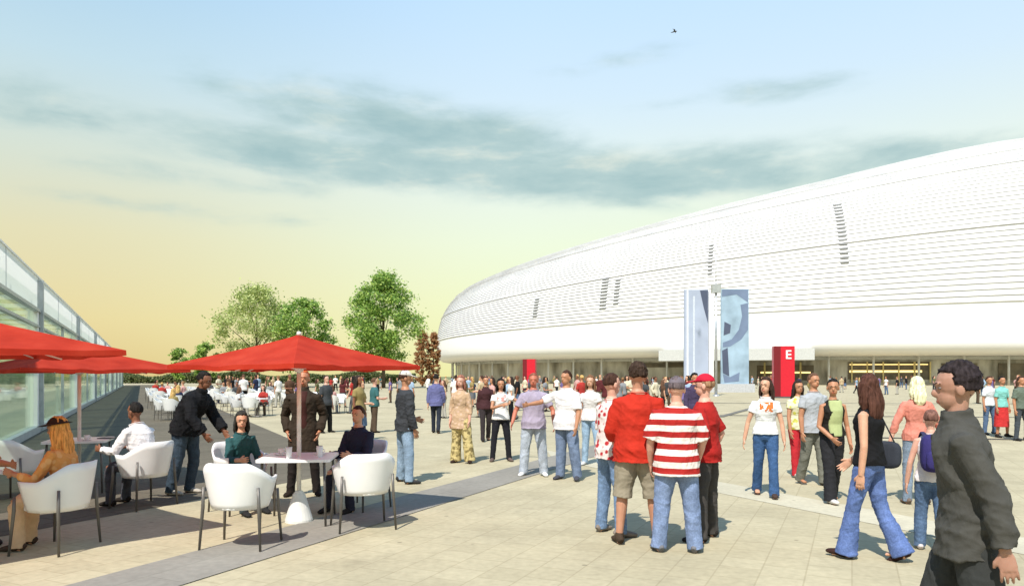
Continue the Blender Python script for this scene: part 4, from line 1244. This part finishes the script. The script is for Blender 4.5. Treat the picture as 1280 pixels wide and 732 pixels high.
# the group in red and white
pp('young fan in a red and white patterned shirt and jeans, leftmost of the fans', 764, 668, (.8, .45), mixd(apart, hands_front), dict(h=1.74, skin=PINK, hair=('short', BROWN), top=top(cloth('b83238', 'floral', 'eadcd8'), sleeve=.9, loose=.02, hem=-.10), bottom=bot(D('7a94b8'), w=.018), shoecol='8a8078'), 0, 7.75)
pp('man in a red jersey and knee-length khaki shorts seen from behind', 797, 680, (.15, 1), mixd(apart, dict(upper=[(.12, .26, -1), (.1, .22, -1)], fore=[(.75, -.2, -.7), (.5, -.1, -.9)], head=(.25, .1))),
   dict(h=1.84, girth=1.14, skin='c9957a', hair=('curly', '33241b'), top=top(cloth('c0301f'), sleeve=1.4, loose=.025, hem=-.13, sw=.024, fold=.009), bottom=bot('a09684', kind='shorts', w=.035), shoecol='4a3c30'), 0, 7.30)
pp('fan in a red and white hooped jersey and blue jeans seen from behind', 846, 690, (.12, 1), mixd(apart, dict(upper=[(.08, .3, -1), (.12, .28, -1)], fore=[(.45, -.05, -1), (.5, -.15, -.9)], head=(-.15, .12))),
   dict(h=1.70, girth=1.10, skin=PINK, hair=('short', '5a4f52'), cap=('7a7078', 'peak'), top=top(cloth('b02a26', 'stripe', 'efe6e0'), sleeve=.95, loose=.025, hem=-.16, sw=.028, fold=.008), bottom=bot(D('8497bd'), w=.03), shoecol='7a7a80'), 0, 6.98)
pp('fan in a red shirt, red cap and dark grey trousers beside the hooped jersey', 882, 686, (-.75, .5), mixd(apart, hands_pock, dict(head=(.1, .0))),
   dict(h=1.73, skin=PINK, hair=('capped', '8a6a50'), cap=('c8203a', 'peak'), top=top('b02622', sleeve=.95, loose=.02, hem=-.10), bottom=bot('4c4846', w=.03), shoecol='2a2624'), 0, 7.5)
pp('dark-haired person in a purple top behind the red cap, farther off', 868, 545, (.2, -1), relaxed, dict(h=1.78, skin=TAN, hair=('curly', BLK), top=top('4a3f5c', sleeve=2), bottom=bot('3a3a44')), 1, 18)
# the walkers on the right
pp('young woman in a white top with an orange print and blue jeans walking towards us', 957, 620, (-.25, -1), mixd(walk(.55), dict(head=(-.5, 0), upper=[(.05, .25, -1), (-.1, .35, -1)], fore=[(.2, .1, -1), (.1, .2, -1)])),
   dict(female=True, h=1.70, skin=FAIR, hair=('long', '33221a'), hairlen=.28, top=top(cloth('eef0f2', 'print', 'd8783a'), sleeve=.5, hem=-.01), bottom=bot(D('3f5f8c'), w=.014, flare=.012, fold=.004), shoecol='4a3a34'), 0)
pp('woman in a yellow-green top and bright red trousers', 997, 600, (.1, -1), mixd(walk(.45, 1), dict(upper=[(.2, .2, -1), (.2, .2, -1)], fore=[(.9, -.3, -.2), (.3, 0, -1)])),
   dict(female=True, h=1.64, skin=TAN, hair=('long', '2a1f1a'), top=top(cloth('c8c65a', 'floral', 'e8e4c0'), sleeve=.5), bottom=bot('c42f38', w=.014, fold=.004), shoecol='c8c0b8'), 0, 12.2)
pp('man in a pale grey T-shirt and grey-green trousers between the two women walking', 1016, 605, (.25, -1), mixd(walk(.45), relaxed), dict(h=1.76, skin=TAN, hair=('short', '5a4030'), top=top('b4b8be', sleeve=.6, loose=.015, hem=-.1), bottom=bot('7a7a70', w=.025), shoecol='5a5650'), 0, 11.3)
pp('woman in a pale green top, open black waistcoat and black trousers', 1040, 627, (.1, -1), mixd(walk(.55, 1), dict(head=(-.45, .05), upper=[(.0, .22, -1), (.05, .22, -1)], fore=[(.35, .0, -1), (.6, -.3, -.5)])),
   dict(female=True, h=1.68, skin=TAN, hair=('bun', BLK), top=top('26231f', sleeve=0, hem=0.02, ofs=.02, inner=cloth('b9c48c'), iw=.10), bottom=bot('2a2a2e', w=.022, flare=.02), shoecol='e0dcd8'), 0)
r25 = pp('woman in a black sleeveless top and flared jeans walking away from us', 1087, 700, (-.72, .70), mixd(walk(.66, 0), dict(upper=[(-.1, .2, -1), (.1, .2, -1)], fore=[(.1, .0, -1), (.65, -.1, -.6)], torso=(.03, 0, 1), head=(-.55, .05))),
   dict(female=True, h=1.74, skin=FAIR, hair=('long', '45291f'), hairlen=.26, top=top('17171a', sleeve=0, hem=-.03), bottom=bot(D('6076ac'), w=.012, flare=.045), shoecol='3a2420'), 0, 6.7)
pp('blonde woman in a salmon-pink top half behind the child with the rucksack', 1146, 622, (.1, 1), mixd(relaxed, dict(upper=[(-.05, .5, -1), (-.02, .5, -1)], fore=[(.1, .25, -1), (.1, .25, -1)])),
   dict(female=True, h=1.70, skin=PINK, hair=('long', 'e6d8a8'), hairlen=.2, top=top('d98a7a', sleeve=1.6), bottom=bot(D('8494a8')), shoecol='7a6a60'), 0, 9.6)
r27 = pp('child in a white vest and jeans wearing a violet rucksack', 1164, 690, (.3, .95), mixd(walk(.4), dict(upper=[(-.05, .3, -1), (.0, .3, -1)], fore=[(.2, .1, -1), (.2, .1, -1)])),
   dict(female=True, h=1.38, skin=PINK, hair=('short', '6a4a40'), top=top('f0e8ea', sleeve=0, neck=.52), bottom=bot(D('5e7698'), w=.02), shoecol='d8d0d0'), 0, 7.0)
r28 = pp('man in a dark olive-grey jacket walking past close to us, thick dark hair', 1210, 0, (-.86, .46), mixd(walk(.8, 1), dict(torso=(.10, 0, 1), upper=[(-.50, .10, -1), (.02, .06, -1)], fore=[(-.15, .10, -1), (.15, -.05, -1)], head=(0.1, .08))),
   dict(h=1.80, girth=.94, skin='b58a76', hair=('curly', '241c1e'), eyes=True, top=top(cloth('4e4d49'), sleeve=2, ofs=.024, sw=.024, hem=-.15, collar=True, loose=.005, fold=.009), bottom=bot('3c3e3e', w=.03), shoecol='2a2a2a'), 0, 3.75)
for px, d, lab, tc_, bc, fem, hs in ((1236, 21, 'woman in white and blue beside the red skirt, far right', 'dfe4ea', '5a7090', True, ('short', BROWN)),
                            (1252, 20, 'woman in a turquoise top and long red skirt, far right', '8ad0c8', 'd23a3a', True, ('short', BLK)),
                            (1276, 19, 'person in a grey-green jacket at the right edge', '6a766a', '4a5058', False, ('short', BROWN))):
    pp(lab, px, 0, (.2, -1), mixd(relaxed, weight), dict(female=fem, h=1.70, skin=TAN, hair=hs, top=top(tc_, sleeve=.8), bottom=bot(bc, kind='skirt', len=.62) if 'skirt' in lab and 'long' in lab else bot(bc)), 1, d)

# ------------------------------------------------------------------ bags
def backpack(root, info, col, label, w=.26, h=.36):
    sc = info['sc']
    t = empty('rucksack', root.location, root.rotation_euler.z, label, 'rucksack')
    c = info['spine'](.33) * sc; y0 = .135 * sc
    B = MB(); B.ball(c + Vector((0, y0 + .07, -.02)), (w / 2, .085, h / 2), None, 20, 14, lambda v: 1 / max(.25, (abs(v.x) ** 4 + abs(v.y) ** 4 + abs(v.z) ** 4)) ** .25)
    link('bag', remesh(B, .012, 2), cloth(col), t, True)
    P_ = MB(); P_.ball(c + Vector((0, y0 + .15, -.08)), (w * .38, .04, h * .26), None, 16, 10, lambda v: 1 / max(.25, (abs(v.x) ** 4 + abs(v.y) ** 4 + abs(v.z) ** 4)) ** .25)
    link('pocket', remesh(P_, .012, 2), cloth(col), t, True)
    for i in (0, 1):
        s = info['sh'][i] * .62 + info['spine'](.46) * sc * .38
        MB().tube([c + Vector((s.x - c.x, y0 + .02, .13)), s + Vector((0, .07, .085)) * sc, s + Vector((0, 0, .098)) * sc, s + Vector((0, -.10, .03)) * sc, s + Vector((0, -.135, -.12)) * sc, c + Vector((s.x - c.x, 0.06, -.13))],
                  [(.022, .007)] * 6, 8, Vector((1, 0, 0))).build('strap', cloth('3a3a5a'), t, True)
    return t
backpack(r27[0], r27[1], '3a3470', 'violet rucksack on the child’s back'.replace('’', "'"))
def shoulder_bag(root, info, sidei, col, label):
    t = empty('handbag', root.location, root.rotation_euler.z, label, 'handbag')
    sgn = (1, -1)[sidei]
    s = info['sh'][sidei]
    c = Vector((s.x + sgn * .10, s.y + .06, s.z - .38))
    B = MB(); B.ball(c, (.06, .15, .13), None, 18, 12, lambda v: 1 / max(.25, (abs(v.x) ** 4 + abs(v.y) ** 4 + abs(v.z) ** 4)) ** .25)
    link('bag', remesh(B, .011, 2), cloth(col), t, True)
    MB().tube([c + Vector((0, -.1, .1)), s + Vector((sgn * .03, -.06, -.02)), s + Vector((0, 0, .075)), s + Vector((sgn * .03, .06, -.02)), c + Vector((0, .1, .1))], [(.012, .006)] * 5, 8, Vector((1, 0, 0))).build('strap', cloth(col), t, True)
shoulder_bag(r25[0], r25[1], 1, '3a3e48', 'dark grey handbag hanging at the right shoulder of the woman in jeans')

# ------------------------------------------------------------------ the crowd farther off: a few bodies, copied with their own clothes
rc = random.Random(21)
def proto(pose, look, name):
    parts, info = figure(pose, look, 2)
    order = {'body': 0, 'hair': 1, 'shirt': 2, 'jacket': 2, 'trousers': 3, 'skirt': 3, 'shorts': 3, 'shoe': 4}
    V, Fc, MI = [], [], []
    for nm, me, mats in parts:
        o = len(V); V += [tuple(v.co) for v in me.vertices]
        for p in me.polygons: Fc.append(tuple(i + o for i in p.vertices)); MI.append(order[nm])
    me = bpy.data.meshes.new(name); me.from_pydata(V, [], Fc); me.polygons.foreach_set('material_index', MI); me.polygons.foreach_set('use_smooth', [True] * len(Fc)); me.update()
    for m in (skin(TAN), hairmat(BLK), cloth('888888'), cloth('444444'), cloth('2a2624')): me.materials.append(m)
    return me
base_l = dict(skin=TAN, hair=('short', BLK), top=top('888888', sleeve=.8, loose=.02, hem=-.1), bottom=bot('444444', w=.02))
fem_l = dict(female=True, h=1.66, skin=TAN, hair=('long', BLK), top=top('888888', sleeve=.6), bottom=bot('444444'))
PROT = [proto(mixd(apart, relaxed), base_l, 'person'), proto(walk(.8), base_l, 'person'), proto(mixd(weight, hands_front), base_l, 'person'),
        proto(mixd(weight, hands_pock), dict(base_l, top=top('888888', sleeve=2, ofs=.03, sw=.03, hem=-.16)), 'person'),
        proto(mixd(weight, relaxed), fem_l, 'person'), proto(walk(.7, 1), fem_l, 'person'),
        proto(mixd(apart, hands_front), dict(fem_l, hair=('bob', BLK), bottom=bot('444444', kind='skirt', len=.5)), 'person')]
VERB = ['standing', 'walking', 'standing, hands forward,', 'standing, wrapped up,', 'standing, long-haired,', 'walking, long-haired,', 'standing in a skirt']
SIT = [proto(sit(.1), base_l, 'person'), proto(sit(.2), fem_l, 'person')]
TOPS = {'white': 'ece8e4', 'black': '1c1c20', 'charcoal': '45484c', 'navy': '2c3350', 'red': 'b23a34', 'maroon': '5e2a2c', 'beige': 'c2ab88', 'pale blue': '9db4cc', 'violet': '7a6a9c', 'brown': '5e4434',
        'olive': '6a6a48', 'pink': 'd0a09a', 'grey': '8e9094', 'teal': '3f6c6e', 'mustard': '9c8a5a', 'cream': 'dcd2b8'}
BOTS = {'dark': '2e2e34', 'blue denim': '5a7090', 'pale': 'b8b4aa', 'brown': '5a4a3c', 'grey': '6c6e72', 'black': '1a1a1c'}
HAIRS = [BLK, BROWN, '5a4030', '7a5a3c', '2a1f1a', 'b0905a']
SKINS = [skin(TAN), skin(FAIR), skin(BRN), skin(PINK)]
used = set()
def extra(x, y, rz, place, group, meshes=None, verbs=None, light=.5):
    meshes = meshes or PROT; verbs = verbs or VERB
    for _ in range(300):
        k = rc.randrange(len(meshes)); tk = rc.choice(list(TOPS)); bk = rc.choice(list(BOTS))
        if (k, tk, bk, place) not in used: break
    used.add((k, tk, bk, place))
    o = bpy.data.objects.new('person', meshes[k]); COL.objects.link(o)
    for i, m in enumerate((rc.choice(SKINS), hairmat(rc.choice(HAIRS)), cloth(TOPS[tk]), D(BOTS[bk]) if bk == 'blue denim' else cloth(BOTS[bk]))):
        o.material_slots[i].link = 'OBJECT'; o.material_slots[i].material = m
    o.location = (x, y, 0); o.rotation_euler = (0, 0, rz); s = rc.uniform(.93, 1.05); o.scale = (s, s, s)
    w = 'skirt' if 'skirt' in verbs[k] else 'trousers'
    lab = f"{tk} top and {bk} {w}, {verbs[k]} {place}" if 'skirt' not in verbs[k] else f"{tk} top and {bk} skirt, standing {place}"
    return tag(o, 'person in a ' + lab.replace(', standing, long-haired, ', ', long-haired, standing ').replace(', walking, long-haired, ', ', long-haired, walking '), 'person', group)
taken = []
def free(x, y, r=.8):
    for a, b_ in taken:
        if (a - x) ** 2 + (b_ - y) ** 2 < r * r: return False
    taken.append((x, y)); return True
# along the stadium front
n = 0
while n < 118:
    px = rc.uniform(556, 872); d = rc.uniform(34, 112) if rc.random() < .75 else rc.uniform(26, 40)
    x = (px - HX) / F * d
    if not free(x, d, .75): continue
    extra(x, d, rc.uniform(0, 6.28), 'before the stadium', 'crowd before the stadium'); n += 1
n = 0
while n < 44:
    px = rc.uniform(940, 1279); d = rc.uniform(42, 108)
    x = (px - HX) / F * d
    if not free(x, d, 1.5): continue
    extra(x, d, rc.uniform(0, 6.28), 'by stadium glass', 'visitors at the stadium glass'); n += 1
# between the terrace and the trees
n = 0
while n < 56:
    px = rc.uniform(270, 560); d = rc.uniform(17, 95) if px > 330 else rc.uniform(40, 95)
    x = (px - HX) / F * d
    if px > 470 and d < 26: continue
    if 340 < px < 440 and d < 20: continue
    if not free(x, d, .9): continue
    extra(x, d, rc.uniform(0, 6.28), 'beyond the terrace', 'crowd beyond the terrace'); n += 1
# far café tables with their chairs and guests
def merged(obj_root):
    V, Fc, MI = [], [], []
    return V
def small(mb_list, name):
    V, Fc, MI = [], [], []
    for mb, mi in mb_list:
        o = len(V); V += mb.v; Fc += [tuple(i + o for i in f) for f in mb.f]; MI += [mi] * len(mb.f)
    me = bpy.data.meshes.new(name); me.from_pydata(V, [], Fc); me.polygons.foreach_set('material_index', MI); me.update()
    bm = bmesh.new(); bm.from_mesh(me); bmesh.ops.recalc_face_normals(bm, faces=bm.faces); bm.to_mesh(me); bm.free()
    me.materials.append(wpl); me.materials.append(legm)
    return me
lg = MB()
for sx, sy in ((1, 1), (-1, 1), (1, -1), (-1, -1)): lg.tube([(sx * .28, .19 if sy > 0 else -.25, .6), (sx * .31, .21 if sy > 0 else -.28, 0)], [.016, .013], 6)
chair_me = small([(shell_mesh(), 0), (seat_mb(), 0), (lg, 1)], 'tub_chair')
tl_ = MB().tube([(0, 0, .735), (0, 0, .765)], [.44, .44], 24); tg = MB().tube([(0, 0, 0), (0, 0, .03), (0, 0, .05), (0, 0, .735)], [.24, .22, .03, .03], 12)
table_me = small([(tl_, 0), (tg, 1)], 'cafe_table')
q = 0
ORD = ['first', 'second', 'third', 'fourth', 'fifth', 'sixth', 'seventh', 'eighth', 'ninth', 'tenth', 'eleventh', 'twelfth', 'thirteenth', 'fourteenth', 'fifteenth', 'sixteenth', 'seventeenth', 'eighteenth', 'nineteenth', 'twentieth']
Pn = Vector((V1.y, -V1.x))          # away from the pavilion
spots = []
for r in range(7):
    for c in range(3):
        p = FA + V1 * (7 + r * 5.6 + c * 1.3) + Pn * (4.2 + c * 3.1)
        spots.append((p.x + rc.uniform(-.4, .4), p.y + rc.uniform(-.5, .5), r, c))
ROW = ['by the glass', 'in the middle', 'by the plaza']
for x, y, r, c in spots:
    if y < 14.5: continue
    o = bpy.data.objects.new('cafe_table', table_me); COL.objects.link(o); o.location = (x, y, 0)
    where = f'{ORD[r]} far table, row {ROW[c]}'
    tag(o, f'round white café table, {ORD[r]} from us in the far row {ROW[c]}', 'table', 'far round café tables'); taken.append((x, y))
    a0 = rc.uniform(0, 6.28); nch = rc.choice((3, 4, 4))
    SIDE = ['on its near side', 'on its far side', 'on its left', 'on its right']
    for k in range(nch):
        a = (-math.pi / 2, math.pi / 2, math.pi, 0)[k] + rc.uniform(-.25, .25)
        cx_, cy_ = x + .82 * math.cos(a), y + .82 * math.sin(a)
        ch = bpy.data.objects.new('tub_chair', chair_me); COL.objects.link(ch); ch.location = (cx_, cy_, 0)
        rz = facing(x - cx_, y - cy_); ch.rotation_euler = (0, 0, rz)
        tag(ch, f'white tub chair {SIDE[k]} at the {where}', 'chair', 'far white tub chairs')
        if rc.random() < .42: extra(cx_, cy_, rz, 'at far café tables', 'guests at the far café tables', SIT, ['seated', 'seated, long-haired,'])
def glass(x, y, z, label):
    t = empty('drinking_glass', (x, y, z), 0, label, 'glass', 'glasses on the parasol table')
    gl_ = plain('clear_tumbler', (.75, .8, .8), .08, var=.02)
    MB().tube([(0, 0, 0), (0, 0, .004), (0, 0, .13), (0, 0, .13), (0, 0, .012)], [.028, .03, .037, .034, .026], 18).build('tumbler', gl_, t, True)
    MB().tube([(0, 0, .014), (0, 0, .09)], [.0255, .0315], 16).build('drink', plain('orange_drink', (.6, .25, .04), .2), t, True)
glass(UC.x - .05, UC.y - .22, .765, 'glass of orange drink at the near side of the parasol table')
glass(UC.x + .27, UC.y - .1, .765, 'glass of orange drink nearest the empty right-hand chair')
M_ = MB().box((0, 0, 0), (.30, .21, .004)); tag(M_.build('paper_menu', plain('paper', (.78, .77, .74), .7), None), 'white paper menu lying on the parasol table by the person in teal', 'menu')
bpy.data.objects['paper_menu'].location = (UC.x - .22, UC.y + .27, .768); bpy.data.objects['paper_menu'].rotation_euler = (0, 0, .4)
# a bird
bd = empty('bird', ((843 - HX) / F * 60, 60, EYE + (HY - 40) / F * 60), D2R(60), 'small dark bird gliding high above the stadium', 'bird')
dkb = plain('plumage', (.06, .06, .06), .8)
MB().tube([(0, -.22, 0), (0, -.15, .01), (0, 0, .02), (0, .16, .0), (0, .3, 0)], [.012, .04, .055, .035, (.05, .006)], 10).build('body', dkb, bd, True)
for s_ in (-1, 1):
    MB().tube([(s_ * .03, -.02, .02), (s_ * .2, -.06, .1), (s_ * .42, .04, .07)], [(.012, .07), (.01, .06), (.004, .015)], 8, Vector((0, 0, 1))).build('wing', dkb, bd, True)
bpy.data.scenes.remove(TMP)
